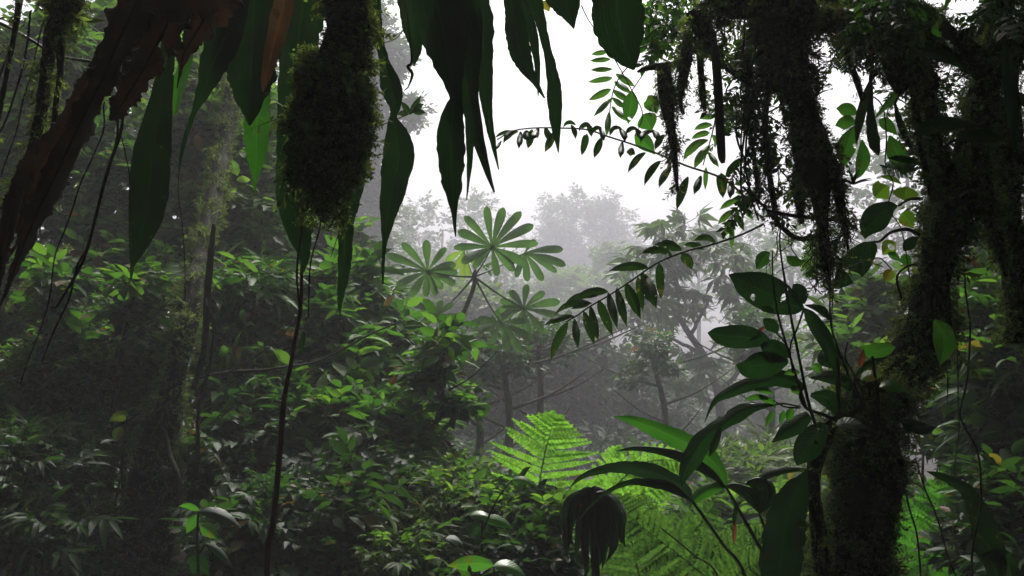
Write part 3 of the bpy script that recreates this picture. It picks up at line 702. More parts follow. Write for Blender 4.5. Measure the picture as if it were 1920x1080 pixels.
t = thing('fallen_branch', 'long thin bare branch reaching across the thicket behind the liana', 'branch')
stalk('wood', t, M_stem, [(370, 708, 2.4), (430, 696, 2.6), (510, 692, 2.4), (580, 680, 2.2), (640, 655, 2), (700, 622, 1.7), (760, 600, 1.2)], 4.6, n=60, wob=.01)
stalk('twig', t, M_stem, [(430, 696, 1.8), (460, 680, 1.6), (520, 640, 1.3), (560, 590, 1)], 4.6, n=30, wob=.01)
t = thing('mossy_branch', 'moss-tufted broken branch lit pale green, at left below the dead leaves', 'branch')
limb(t, [(20, 590, 9), (45, 560, 10), (75, 530, 8), (100, 495, 6), (125, 470, 2)], 5.2, 'wood', .3, 4000, .05, M_moss, seed=8, hang=0)
# pale leaves near the bottom left
def leafset(name, label, cat, leaves, d, stem=None, group=None, stem_mat=None):
    t = thing(name, label, cat, group=group)
    for i, (mt, pts, kw) in enumerate(leaves): leaf('leaf', t, mt, pts, d, seed=i + 1, **kw)
    for s_ in (stem or []): stalk('stem', t, stem_mat or M_stem, s_, d, n=30, k=6)
    return t
def lf(bx, by, tx, ty, w, sag=.12):
    """pointed oval leaf from its base to its tip"""
    dx, dy = tx - bx, ty - by; L = math.hypot(dx, dy); s = sag * abs(dx)
    f = lambda t: (bx + dx * t, by + dy * t - s * 4 * t * (1 - t))
    return [(*f(0), w * .12), (*f(.18), w * .72), (*f(.42), w), (*f(.68), w * .78), (*f(.88), w * .32), (*f(1), 1.0)]
leafset('broad_leaved_seedling', 'seedling with a few lighter green leaves low in the left thicket', 'plant',
        [(M_strap, lf(372, 960, 452, 990, 26), dict(roll=20)), (M_broadg, lf(368, 965, 350, 1000, 22, 0), dict(roll=20)), (M_broadg, lf(374, 958, 335, 950, 12), dict(roll=50)), (M_broadg, lf(375, 985, 408, 1012, 26), {}), (M_strap, lf(385, 1020, 435, 1062, 16), dict(roll=10)), (M_broad, lf(352, 1050, 392, 1078, 36), dict(roll=-40))],
        3.4, [[(372, 1200, 3), (372, 1080, 3), (370, 1000, 2.5), (372, 958, 2)], [(372, 1040, 2), (385, 1020, 1.5)]])
leafset('yellow_leaved_seedling', 'seedling holding two pale yellow-green leaves, among the shrubs left of the mossy trunk', 'plant',
        [(M_broady, lf(240, 780, 205, 790, 22), {}), (M_broady, lf(225, 800, 215, 830, 20), dict(roll=30))], 4.4, [[(228, 950, 2), (230, 860, 2), (238, 780, 1.5)]])
leafset('oval_leaf_plant', 'one oval yellow-green leaf lying low at the bottom edge', 'plant', [(M_broadg, lf(925, 1060, 838, 1062, 30, .05), dict(roll=40, holes=.06)), (M_broadg, lf(925, 1062, 985, 1080, 26), dict(roll=40))], 3.2, [[(930, 1200, 3), (926, 1062, 2)]])
M_silver = blade_mat('shiny_wet_leaf', (.03, .06, .035), (.05, .08, .045), .2, .5, 'side', 9, bump=.5)
leafset('shiny_leaved_plant', 'plant with wet silvery shining leaves under the pale fern', 'plant',
        [(M_broadg, lf(905, 975, 962, 992, 22), dict(roll=25)), (M_broadg, lf(880, 968, 925, 975, 16), dict(roll=40)), (M_silver, lf(835, 1010, 868, 1020, 14), dict(roll=50)), (M_broad, lf(900, 980, 880, 1010, 22), {}), (M_broadg, lf(960, 900, 1005, 912, 14), dict(roll=30))],
        3.5, [[(900, 1250, 3), (902, 1080, 3), (905, 975, 2)], [(902, 1060, 2), (860, 1030, 1.6), (835, 1010, 1.4)], [(903, 1000, 2), (930, 940, 1.6), (960, 900, 1.4)], [(904, 990, 1.5), (880, 968, 1.3)]])

# ------------------------------------------------------------------ ferns
def fern_frond(parent, rach, d, ext, n=26, mat=M_fern, droop=.2, up=.35, tilt=0., seed=0, name='frond', start=.1):
    """rach: (px,py[,d]) base to tip; ext: pinna length in px along it (list)"""
    mb = MB(); r = random.Random(seed)
    rows = [(*P(p[0], p[1], p[2] if len(p) > 2 else d), 0) for p in rach]
    s = spline(rows, 60)[:, :3]; T = np.gradient(s, axis=0); T /= np.linalg.norm(T, axis=1)[:, None]
    tube = np.linspace(.004, .001, 60) * d / 4
    tube_mb(mb, s, tube, 5)
    flen = np.linalg.norm(np.diff(s, axis=0), axis=1).sum() * (1 - start); w = flen / n * .56
    for side in (-1, 1):
        for i in range(n):
            f = start + (1 - start) * (i + .5 * (side > 0)) / n; q = min(59, int(f * 59)); p0 = s[q]
            l = np.interp(f, np.linspace(start, 1, len(ext)), ext) * K * d * r.uniform(.84, 1.06)
            a = np.cross(T[q], (0, 1, 0)); a /= np.linalg.norm(a); a = a * side
            dirv = a * (1 - up * .3) + T[q] * (up + r.uniform(-.09, .09)) + np.array((0, tilt * side * -.4 - .15, 0)); dirv /= np.linalg.norm(dirv)
            m = int(min(26, max(7, l / (w * .8)))); pts = np.array([p0 + dirv * l * t + np.array((0, 0, -droop * l * t * t)) + T[q] * .10 * l * t * t for t in np.linspace(0, 1, m)])
            td = np.gradient(pts, axis=0); td /= np.linalg.norm(td, axis=1)[:, None]
            V = []; F = []; tw = r.uniform(-.7, .9)
            nv = 0
            for j in range(m - 1):
                wl = w * (1 - (j / m) ** 2.2) * r.uniform(.85, 1.1) + .001
                nrm = np.cross(td[j], (0, 1, 0)); nrm /= np.linalg.norm(nrm)
                st = (pts[j + 1] - pts[j])
                for ss in (-1, 1):
                    b0 = pts[j] ; b1 = pts[j] + st * .86
                    tip = pts[j] + st * 1.0 + nrm * ss * wl + td[j] * wl * .35 + np.array((0, tw * ss * wl + r.uniform(-.15, .15) * wl, 0)); sh = pts[j] + st * .25 + nrm * ss * wl * .7
                    V += [b0, b1, tip, sh]; F += [(nv, nv + 1, nv + 2), (nv, nv + 2, nv + 3)]; nv += 4
            mb.add(V, F)
    return mb.build(name, mat, parent, smooth=False)
f = thing('tree_fern', 'upright bright lime green fern with its pointed frond tip in the centre foreground', 'fern')
fern_frond(f, [(1004, 960), (1014, 890), (1024, 840), (1034, 803), (1043, 774)], 4.0, [96, 116, 104, 88, 64, 34, 8], 14, up=.27, seed=1, start=.05, droop=.07)
fern_frond(f, [(990, 1000), (970, 970), (945, 940), (915, 918)], 4.2, [44, 50, 40, 26, 8], 10, seed=2, mat=M_fern)
fern_frond(f, [(1020, 1000), (1055, 965), (1090, 930), (1130, 900)], 4.3, [44, 50, 40, 26, 8], 10, seed=3)
stalk('stem', f, M_stem, [(1000, 1250, 8), (1002, 1080, 7), (1008, 960, 5)], 4.55, n=12, rough=.2)
f = thing('broad_fern', 'bright fern spreading sideways behind the long strap leaves', 'fern')
fern_frond(f, [(1120, 960), (1160, 905), (1205, 870), (1250, 862), (1290, 872)], 4.4, [50, 56, 50, 30, 8], 16, seed=4)
fern_frond(f, [(1130, 960), (1130, 905), (1150, 860), (1165, 838)], 4.6, [40, 44, 36, 22, 6], 12, seed=5)
fern_frond(f, [(1140, 980), (1180, 940), (1230, 915), (1275, 905)], 4.2, [40, 44, 36, 20, 6], 13, seed=6)
stalk('stem', f, M_stem, [(1110, 1250, 6), (1112, 1080, 6), (1125, 960, 4)], 4.5, n=12)
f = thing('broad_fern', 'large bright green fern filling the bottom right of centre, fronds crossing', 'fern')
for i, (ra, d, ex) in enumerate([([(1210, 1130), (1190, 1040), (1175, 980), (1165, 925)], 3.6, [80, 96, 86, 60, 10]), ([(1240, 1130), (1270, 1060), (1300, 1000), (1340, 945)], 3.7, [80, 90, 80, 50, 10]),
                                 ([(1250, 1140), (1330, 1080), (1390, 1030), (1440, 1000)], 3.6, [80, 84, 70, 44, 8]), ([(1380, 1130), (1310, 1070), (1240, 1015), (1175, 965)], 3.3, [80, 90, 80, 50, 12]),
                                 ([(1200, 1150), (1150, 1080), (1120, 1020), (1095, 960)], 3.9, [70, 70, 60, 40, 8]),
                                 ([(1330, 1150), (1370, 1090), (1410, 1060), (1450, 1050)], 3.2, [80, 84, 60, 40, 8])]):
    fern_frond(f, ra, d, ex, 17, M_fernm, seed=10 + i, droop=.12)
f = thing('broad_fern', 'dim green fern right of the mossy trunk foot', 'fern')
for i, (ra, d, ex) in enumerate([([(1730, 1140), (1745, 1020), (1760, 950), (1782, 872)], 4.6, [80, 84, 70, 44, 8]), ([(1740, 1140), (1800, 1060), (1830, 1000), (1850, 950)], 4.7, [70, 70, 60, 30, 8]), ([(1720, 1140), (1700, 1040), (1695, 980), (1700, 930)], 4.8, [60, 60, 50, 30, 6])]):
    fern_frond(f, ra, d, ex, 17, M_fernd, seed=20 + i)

# ------------------------------------------------------------------ right side undergrowth
R_ = [
 ('leafy_shrub', 'shrub of broad leaves at the right edge below the hanging mossy limb', [(1880, 640, 5, 60, 60, .4), (1850, 720, 5, 60, 60, .4), (1900, 800, 4.8, 60, 60, .4), (1860, 580, 5.2, 50, 50, .4)], 620, .24, M_shrub, SP_MED, 1880),
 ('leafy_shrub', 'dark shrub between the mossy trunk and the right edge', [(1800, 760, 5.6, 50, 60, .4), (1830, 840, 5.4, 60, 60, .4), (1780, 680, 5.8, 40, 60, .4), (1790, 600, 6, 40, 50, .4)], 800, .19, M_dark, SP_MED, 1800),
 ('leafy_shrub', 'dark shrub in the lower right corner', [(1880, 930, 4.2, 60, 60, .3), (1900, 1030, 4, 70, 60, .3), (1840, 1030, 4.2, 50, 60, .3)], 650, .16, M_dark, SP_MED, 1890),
 ('leafy_shrub', 'hazy lit shrub seen between the two mossy trunks', [(1850, 500, 8, 40, 60, .5), (1820, 560, 8, 40, 50, .5), (1880, 560, 8, 50, 50, .5)], 450, .25, M_shrub2, SP_MED, 1850),
 ('leafy_shrub', 'misty shrub of oval leaves behind the epiphyte stems', [(1600, 600, 8, 36, 40, .4), (1640, 560, 8, 36, 50, .4), (1590, 660, 7.6, 50, 40, .4), (1640, 660, 7.6, 40, 40, .4)], 380, .26, M_shrub2, SP_MED, 1620),
]
for i, (nm, lb, bl, n, sz, mt, tp, bp) in enumerate(R_):
    shrub(nm, lb, 'shrub', bl, n, sz, mt, tp, 'leafy shrubs at right', 200 + i, .012, 3, base_px=bp, lump=.5, shell=.35)

# ------------------------------------------------------------------ the big mossy tree at right
bt = thing('mossy_tree', 'big dark mossy tree at right with a thick leaning trunk and arching limbs', 'tree')
gz = ground_z(1.0, 2.6)
limb(bt, [(1600, 1700, 120), (1602, 1250, 104), (1606, 1080, 84), (1612, 980, 74), (1620, 900, 80), (1628, 830, 80), (1644, 770, 68), (1672, 715, 54), (1708, 665, 52), (1732, 610, 46), (1742, 530, 42), (1762, 460, 46), (1786, 390, 46), (1806, 330, 40), (1822, 270, 38), (1836, 200, 36), (1852, 120, 32), (1866, 50, 32), (1880, -40, 30)], 2.6, 'trunk', .36, 11000, .028, n=120, k=28, seed=11, fq=7, core=.84)
limb(bt, [(1590, 760, 20), (1625, 735, 44), (1660, 740, 40), (1690, 780, 24)], 2.45, 'branch', .35, 15000, .024, seed=12)
limb(bt, [(1545, 1300, 26), (1540, 1080, 22), (1535, 1000, 22), (1528, 940, 18), (1530, 880, 20), (1545, 820, 26), (1560, 790, 20)], 2.5, 'buttress_root', .3, 9000, .022, seed=13)
limb(bt, [(1900, 640, 20), (1908, 560, 30), (1896, 480, 36), (1888, 400, 38), (1884, 330, 36), (1872, 270, 34), (1858, 210, 30), (1850, 160, 20)], 2.75, 'branch', .3, 14000, .026, seed=14)
limb(bt, [(1828, 270, 24), (1846, 330, 16), (1852, 390, 14), (1868, 440, 14), (1876, 480, 8)], 2.5, 'branch', .4, 16000, .028, M_moss, seed=15)
limb(bt, [(1792, 400, 34), (1764, 330, 30), (1745, 260, 26), (1740, 200, 24), (1738, 140, 30)], 2.55, 'branch', .3, 15000, .025, seed=16)
limb(bt, [(1850, 130, 30), (1800, 96, 38), (1740, 70, 58), (1690, 70, 64), (1640, 40, 56), (1590, 0, 50), (1540, -40, 44)], 2.5, 'branch', .28, 14000, .028, seed=17, k=20)
limb(bt, [(1700, 40, 40), (1705, 100, 48), (1690, 150, 34), (1684, 175, 10)], 2.42, 'branch', .3, 15000, .026, seed=18)
limb(bt, [(1660, -40, 30), (1620, 20, 34), (1560, 40, 30), (1500, 30, 34), (1440, 10, 40), (1380, 0, 36), (1320, -30, 30)], 2.35, 'branch', .35, 14000, .028, seed=19)
limb(bt, [(1500, -60, 60), (1490, 30, 46), (1488, 90, 34), (1490, 150, 32), (1504, 210, 38), (1520, 270, 46), (1534, 320, 42), (1540, 370, 26), (1542, 420, 18), (1548, 480, 14), (1556, 545, 3)], 2.3, 'branch', .32, 17000, .026, seed=20, hang=.6, k=18)
limb(bt, [(1556, 300, 18), (1570, 350, 16), (1578, 400, 12), (1586, 440, 5), (1590, 470, 2)], 2.28, 'branch', .35, 17000, .028, seed=21, hang=.9)
limb(bt, [(1420, -40, 34), (1430, 60, 24), (1440, 150, 12), (1434, 230, 9), (1440, 310, 8), (1452, 390, 7), (1456, 425, 6)], 2.4, 'branch', .4, 15000, .022, seed=22, hang=.5)
limb(bt, [(1336, 100, 7), (1380, 140, 8), (1430, 165, 9), (1480, 170, 10)], 2.4, 'branch', .3, 15000, .018, seed=23)
limb(bt, [(1392, 350, 3), (1430, 385, 4), (1470, 430, 6), (1500, 448, 6), (1540, 440, 6), (1565, 432, 4)], 2.4, 'branch', .3, 9000, .014, seed=24)
limb(bt, [(1440, 395, 4), (1460, 400, 5), (1520, 408, 5), (1560, 410, 4)], 2.32, 'branch', .3, 12000, .016, seed=25)
limb(bt, [(1585, 60, 7), (1592, 110, 7), (1606, 150, 8), (1618, 190, 6)], 2.5, 'branch', .3, 12000, .018, M_moss, seed=26)
limb(bt, [(1712, 120, 9), (1716, 200, 9), (1730, 290, 7), (1750, 380, 7)], 2.45, 'branch', .3, 14000, .022, seed=27)
limb(bt, [(1296, 20, 16), (1312, 45, 28), (1330, 70, 22), (1340, 100, 12)], 2.35, 'branch', .35, 18000, .028, M_moss, seed=28)
limb(bt, [(1930, -20, 14), (1916, 60, 12), (1900, 140, 14), (1906, 230, 12), (1918, 330, 10)], 2.7, 'branch', .4, 12000, .026, seed=29)

hm = 'moss pendants under the right limbs'
for i, (pts, lb, mt) in enumerate([([(1243, 125, 20), (1247, 170, 19), (1252, 215, 14), (1260, 265, 9), (1266, 320, 6), (1270, 358, 3)], 'long tapering moss pendant, leftmost of those hanging below the mossy limbs', M_mossd),
                               ([(1290, 60, 12), (1286, 110, 14), (1280, 150, 12), (1276, 190, 8), (1282, 215, 5)], 'short moss pendant right beside the long leftmost one', M_mossd),
                               ([(1310, 80, 10), (1314, 130, 9), (1318, 180, 8), (1322, 206, 4)], 'slim short moss pendant left of the smooth dark stick', M_mossd),
                               ([(1398, 60, 10), (1404, 160, 9), (1400, 220, 8), (1410, 270, 6), (1418, 330, 6), (1424, 370, 3)], 'ragged moss pendant in the tangle left of the thick hanging limb', M_mossd),
                               ([(1500, 310, 12), (1496, 350, 14), (1500, 390, 10), (1504, 420, 4)], 'tufted moss pendant on the left flank of the thick hanging limb', M_moss),
                               ([(1856, 380, 14), (1866, 430, 14), (1880, 480, 10), (1886, 520, 4)], 'pale moss pendant between the two right trunks', M_moss)]):
    t = thing('hanging_moss', lb, 'moss', group=hm)
    limb(t, pts, 2.36 + .03 * i, 'hanging_strand', .3, 22000, .02, mt, seed=40 + i, hang=.8)
t = thing('mossy_twig', 'short level twig thick with moss above the long leftmost pendant', 'twig')
limb(t, [(1195, 135, 3), (1215, 128, 8), (1245, 124, 10), (1275, 118, 9), (1300, 95, 8)], 2.42, 'twig', .3, 18000, .018, seed=50)
t = thing('hanging_stick', 'smooth straight dark stick hanging among the moss pendants', 'stick')
stalk('stick', t, M_root, [(1340, 90, 8), (1346, 160, 8.5), (1350, 240, 9), (1353, 290, 8), (1356, 306, 4)], 2.3, n=20, rough=.12)

# tangled hanging threads with small leaves
def drapery(name, label, x0, x1, y0, y1, d, n, seed, group, r=1.2, lsize=.10, mt=M_mossd, tl=SP_SMALL, dens=7):
    t = thing(name, label, 'vine', group=group); rr = random.Random(seed); mb = MB(); P_ = []; D_ = []
    for i in range(n):
        x = rr.uniform(x0, x1); ya = y0 + rr.uniform(-30, 20); yb = y1 - rr.uniform(0, .6) * (y1 - y0)
        dd = d + rr.uniform(-.15, .15); pts = [(x + rr.uniform(-8, 8) * k_, ya + (yb - ya) * k_ / 5, r * rr.uniform(.6, 1.4)) for k_ in range(6)]
        C, R = px_path(pts, dd, 30)
        for j in range(1, 30): C[j] += np.array(noise.noise_vector(Vector(C[j] * 9) + Vector((seed + i, 0, 0)))) * .016
        tube_mb(mb, C, R, 4)
        for j in range(3, 29):
            if rr.random() < dens / 26: P_.append(C[j]); D_.append((rr.uniform(-1, 1), rr.uniform(-1, 1), rr.uniform(-.9, .2)))
    st = mb.build('stem', M_root, t)
    if P_:
        V, F = place(tl, np.array(P_), np.array(D_), lsize * rs.uniform(.5, 1.4, len(P_)), rs.uniform(-1, 1, len(P_)))
        mesh_obj('foliage', V, F, mt, t)
    return t
dg = 'tangled vines under the right limbs'
drapery('hanging_vine', 'tangle of leafy vines left of the thick mossy hanging limb, over the bright gap', 1375, 1470, 20, 420, 2.5, 15, 1, dg, 1.6, .075, M_dark, dens=12)
drapery('hanging_vine', 'thin trailing rootlets below the elbow of the bare branch', 1440, 1530, 400, 560, 2.4, 7, 2, dg, .8, .03, dens=1)
drapery('hanging_vine', 'fringe of rootlets dangling at the tip of the thick mossy hanging limb', 1530, 1600, 380, 520, 2.3, 16, 3, dg, .8, .03, M_moss, dens=5)
drapery('hanging_vine', 'leafy tangle over the bright gap at top, left of the main trunk', 1560, 1640, 30, 170, 2.55, 9, 4, dg, 1.2, .05, M_dark, dens=8)
drapery('hanging_vine', 'leafy tangle between the arching limb and the main trunk', 1690, 1790, 130, 290, 2.7, 8, 5, dg, 1.4, .07, M_dark, dens=9)
drapery('hanging_vine', 'leafy tangle at the upper right corner', 1870, 1935, -10, 150, 2.5, 8, 6, dg, 1.4, .09, M_dark, dens=9)
drapery('hanging_vine', 'leafy tangle left of the green-lit moss clump, near the top', 1210, 1300, -20, 130, 2.7, 8, 7, dg, 1.2, .09, M_shrub, dens=9)
drapery('hanging_vine', 'dark creeper cascading over the arching limb', 1600, 1760, -20, 100, 2.25, 12, 8, dg, 1.2, .08, M_dark, dens=9)
drapery('hanging_vine', 'pale-tipped trailing growth between the two right trunks', 1800, 1850, 300, 460, 2.6, 12, 9, dg, 1.2, .045, M_moss, dens=8)
drapery('hanging_vine', 'loose creeper hanging down the gap right of the lower trunk', 1740, 1790, 560, 760, 2.7, 8, 10, dg, .9, .05, M_mossd, dens=5)
for i, (pts, lb) in enumerate([([(1805, 470, 2), (1810, 560, 2), (1815, 640, 2), (1812, 700, 2), (1800, 770, 2), (1806, 800, 2), (1832, 860, 2.2), (1838, 930, 2.2), (1828, 990, 2.2), (1824, 1100, 2.4)], 'long kinked liana hanging right of the mossy trunk'),
                              ([(1715, 860, 1.6), (1728, 900, 1.6), (1752, 960, 1.6), (1778, 1028, 1.6), (1800, 1090, 1.6)], 'thin slanting vine crossing the dim fern'),
                              ([(1698, 900, 1.8), (1708, 960, 1.8), (1722, 1010, 1.8), (1728, 1100, 2)], 'thin vine close to the foot of the mossy trunk, left of the slanting one'),
                              ([(1790, 600, 1.2), (1794, 700, 1.2), (1796, 800, 1.2), (1794, 900, 1)], 'fine straight thread hanging left of the kinked liana'),
                              ([(1560, 480, 1.2), (1562, 560, 1.2), (1560, 640, 1), (1566, 700, .8)], 'fine thread hanging below the tip of the mossy limb')]):
    t = thing('hanging_liana', lb, 'liana', group='lianas at right')
    stalk('stem', t, M_root, pts, 2.8 + .1 * i, n=60, k=5, wob=.012)

# ------------------------------------------------------------------ compound leaves (rows of leaflets)
def frond(name, label, rach, d, leaflets, mat=M_leaflet, w=14, rr=1.8, seed=0, group='compound leaves hanging in the opening', stem=M_stem, dz=.05):
    t = thing(name, label, 'branch', group=group)
    stalk('rachis', t, stem, [(*p, rr * (1 - .5 * i / len(rach))) for i, p in enumerate(rach)], d, n=40, k=6)
    r = random.Random(seed)
    for i, q in enumerate(leaflets):
        bx, by, tx, ty = q[:4]; ww = q[4] if len(q) > 4 else w; ar = q[5] if len(q) > 5 else 0; hl = q[6] if len(q) > 6 else 0
        dx, dy = tx - bx, ty - by; L = math.hypot(dx, dy); nx, ny = dy / L, -dx / L
        if ny > 0: nx, ny = -nx, -ny
        f = lambda a: (bx + dx * a + nx * ar * 4 * a * (1 - a), by + dy * a + ny * ar * 4 * a * (1 - a))
        e = d - dz * r.uniform(-.6, 1)
        pts = [(*f(0), 1.5, d), (*f(.12), ww * .62, d), (*f(.35), ww, (d + e) / 2), (*f(.65), ww * .85, e), (*f(.86), ww * .4, e), (*f(.94), ww * .13, e), (*f(1), 1, e)]
        leaf('leaflet', t, mat, pts, d, fold=.3, roll=r.uniform(-15, 30), n=20 if hl == 0 else 44, m=7 if hl == 0 else 13, seed=seed * 40 + i, holes=hl, holesize=.45, wave=.04)
    return t
z = lambda ax, ay, s: (lambda L, W=None: [(ax + q[0] / s, ay + q[1] / s, ax + q[2] / s, ay + q[3] / s, *q[4:]) for q in L])
Z1 = z(1000, 400, 3.6)
frond('leaflet_branch', 'bending branch carrying a row of dark drooping leaflets, low in front of the misty opening',
      [(1432, 420), (1390, 440), (1340, 457), (1290, 470), (1236, 491), (1190, 522), (1145, 552), (1107, 574), (1080, 593), (1060, 604)], 2.5,
      Z1([(235, 735, 118, 995, 17, 4, .03), (277, 712, 302, 915, 14), (340, 660, 415, 890, 16, 0, .02), (385, 625, 440, 870, 15), (440, 585, 535, 830, 18, 0, .03), (505, 535, 568, 780, 16), (562, 505, 630, 765, 17),
          (625, 470, 725, 715, 21, 0, .05), (705, 430, 740, 665, 15), (735, 405, 832, 640, 27, 0, .1), (850, 335, 862, 585, 17, 0, .08), (275, 695, 70, 758, 13, 4), (395, 610, 140, 690, 13, 12), (430, 560, 212, 612, 13, 8),
          (505, 530, 290, 560, 17, 4), (380, 612, 255, 645, 12, 2), (778, 368, 510, 390, 17, 6, .05), (1000, 275, 1070, 380, 19, 3), (935, 285, 722, 278, 15, 10, .14), (1000, 250, 820, 210, 20, 4, .18), (1230, 200, 1080, 190, 13, 9), (1150, 245, 1012, 215, 12, 5)]), seed=1, rr=2.2)
Z2 = z(900, 0, 2.454)
frond('leaflet_branch', 'long level branch with small dark drooping leaflets crossing the bright sky',
      [(1400, 372), (1370, 345), (1340, 328), (1290, 312), (1240, 291), (1190, 272), (1140, 256), (1100, 243), (1050, 240), (1000, 240), (960, 246), (932, 262)], 2.6,
      Z2([(1230, 730, 1128, 820, 16, 6), (1110, 795, 1118, 912, 20), (1160, 830, 1150, 915, 14), (1018, 808, 984, 895, 14), (958, 812, 905, 968, 17, 2), (882, 765, 823, 865, 14, 3), (832, 740, 756, 855, 14, 5), (762, 702, 680, 795, 13, 4),
          (655, 652, 645, 728, 12), (560, 632, 524, 728, 14), (492, 615, 468, 716, 14), (700, 680, 690, 718, 16), (440, 575, 382, 588, 8, 8), (418, 575, 438, 640, 10, 3), (508, 575, 455, 605, 10, 6), (495, 572, 512, 630, 11, 2), (560, 590, 515, 620, 10, 6), (548, 590, 570, 650, 11, 2),
          (650, 590, 598, 628, 10, 8), (640, 590, 665, 655, 12, 4), (725, 595, 670, 620, 10, 6), (715, 595, 742, 650, 11, 3), (795, 605, 740, 660, 11, 8), (790, 600, 815, 650, 12, 4), (850, 620, 806, 690, 13, 3),
          (345, 605, 298, 700, 15), (300, 585, 325, 655, 13), (240, 595, 220, 685, 15), (188, 605, 178, 685, 12), (210, 600, 228, 650, 20), (175, 605, 108, 660, 12, 6), (150, 605, 68, 636, 7, 4), (98, 648, 72, 690, 6), (270, 590, 245, 640, 14)]), seed=2, rr=2.2)
frond('leaflet_branch', 'paler leaf of narrow leaflets beside the big hanging blade tip, paired like feathers',
      [(1222, 20), (1212, 70), (1190, 110), (1165, 140), (1150, 170), (1142, 215)], 2.9,
      Z2([(585, 238, 510, 250, 10), (600, 272, 503, 280, 10), (608, 318, 506, 322, 10), (610, 358, 494, 378, 11), (603, 410, 498, 462, 14), (606, 452, 522, 536, 11), (595, 515, 582, 628, 12), (625, 340, 715, 400, 13), (618, 375, 700, 432, 12), (612, 415, 690, 470, 13), (608, 450, 672, 500, 11),
          (606, 490, 680, 560, 11), (755, 90, 835, 115, 10), (800, 40, 905, 85, 9, 6), (840, 20, 870, 100, 8), (760, 40, 850, 70, 9)]), M_leafletg, seed=3, rr=1.6)
frond('leaflet_branch', 'green feather-like leaf between the smooth hanging stick and the long moss pendant',
      [(1345, 190), (1340, 230), (1330, 270), (1318, 310)], 2.9,
      Z2([(1082, 540, 1008, 548, 12, 3), (1068, 575, 984, 598, 12, 3), (1058, 612, 972, 640, 12, 3), (1050, 645, 935, 740, 17, 8), (1062, 670, 985, 780, 16, 4), (1095, 500, 1160, 600, 12), (1085, 560, 1150, 625, 11), (1070, 620, 1130, 700, 12), (1120, 480, 1200, 560, 14), (1050, 700, 1100, 770, 11), (1040, 770, 1036, 875, 9)]), M_leafletg, seed=4, rr=1.6)
frond('leaflet_branch', 'small pale leaf with five leaflets hanging above the row of dark drooping leaflets',
      [(1402, 360), (1388, 380), (1378, 400), (1368, 420)], 2.8,
      Z2([(1195, 922, 1102, 966, 12, 4), (1175, 968, 1094, 1034, 13, 3), (1165, 1008, 1122, 1090, 14), (1198, 930, 1258, 1014, 12), (1178, 978, 1216, 1064, 12), (1225, 830, 1170, 850, 11), (1220, 880, 1175, 885, 10), (1160, 1030, 1158, 1150, 10)]), M_leafletg, seed=5, rr=1.4)

def ovals(L): return [(m, lf(*q), dict(k)) for m, q, k in L]
leafset('climbing_vine', 'jagged green vine leaves left of the long moss pendant, backlit', 'vine',
        [(M_broadg, lf(1185, 170, 1178, 232, 30, 0), dict(holes=.1)), (M_broadg, lf(1205, 215, 1222, 245, 40), dict(holes=.1)), (M_broadg, lf(1212, 180, 1232, 214, 30), dict(holes=.1)), (M_broadg, lf(1190, 255, 1228, 290, 30), dict(holes=.1)),
         (M_broadg, lf(1215, 40, 1232, 106, 26, 0), {}), (M_broadg, lf(1195, 100, 1215, 66, 22, 0), dict(holes=.1)), (M_broady, lf(1018, 2, 1030, 22, 16), {}), (M_broadg, lf(1225, 100, 1240, 70, 22), {})], 2.75,
        [[(1090, 10, 1.2), (1105, 40, 1), (1140, 90, 1), (1185, 170, 1), (1205, 215, 1), (1190, 255, 1)], [(1185, 170, 1), (1220, 110, 1), (1215, 40, 1)]])

# ------------------------------------------------------------------ blades hanging from above
def hang(label, leaves, cx, cy, d, cat='plant', name='strap_leaved_plant', group='strap-leaved plants hanging from above'):
    t = thing(name, label, cat, group=group)
    for i, (mt, pts, kw, dd) in enumerate(leaves):
        top = pts[0]
        pts = [(cx * .5 + top[0] * .5, cy * .6 + top[1] * .4, 12), *pts] if top[1] < 0 else pts
        leaf('leaf', t, mt, pts, d + dd, seed=i * 3 + int(cx) % 7, **kw)
    stalk('stem', t, M_stem, [(cx - 30, cy - 260, 16), (cx, cy - 60, 18), (cx, cy - 10, 12)], d, n=12, rough=.2)
    return t
hang('dark strap-leaved plant hanging left of the moss-covered limb, one blade bright green',
     [(M_strapmoss, [(318, 60, 24), (308, 150, 34), (297, 220, 50), (284, 300, 70), (276, 390, 66), (262, 450, 40), (250, 492, 12), (245, 525, 2)], dict(fold=.15, wave=.05, holes=.02), .1),
      (M_strapbright, [(352, 80, 22), (350, 110, 22), (338, 150, 24), (329, 200, 12), (326, 214, 3)], dict(roll=30), .35),
      (M_strap, [(440, -10, 60), (425, 60, 64), (404, 110, 58), (384, 165, 32), (366, 205, 12), (350, 250, 8), (340, 290, 7), (335, 322, 3)], dict(fold=.3), .0),
      (M_strap, [(476, -20, 80), (474, 60, 104), (471, 115, 108), (470, 160, 84), (469, 200, 44), (468, 236, 3)], dict(fold=.18, wave=.05), .05),
      (M_strapbright, [(482, 120, 50), (482, 210, 52), (481, 260, 46), (480, 300, 34), (478, 335, 10), (477, 360, 2)], dict(fold=.12), .3),
      (M_tan, [(532, -14, 34), (524, 40, 38), (510, 95, 30), (499, 145, 18), (493, 172, 3)], dict(fold=.35, wave=.08), -.12),
      (M_strap, [(566, -20, 90), (560, 60, 84), (552, 150, 62), (538, 230, 40), (540, 300, 46), (546, 370, 58), (560, 430, 54), (570, 475, 26), (569, 510, 3)], dict(fold=.2, wave=.05), .2)],
     470, -120, 1.95)
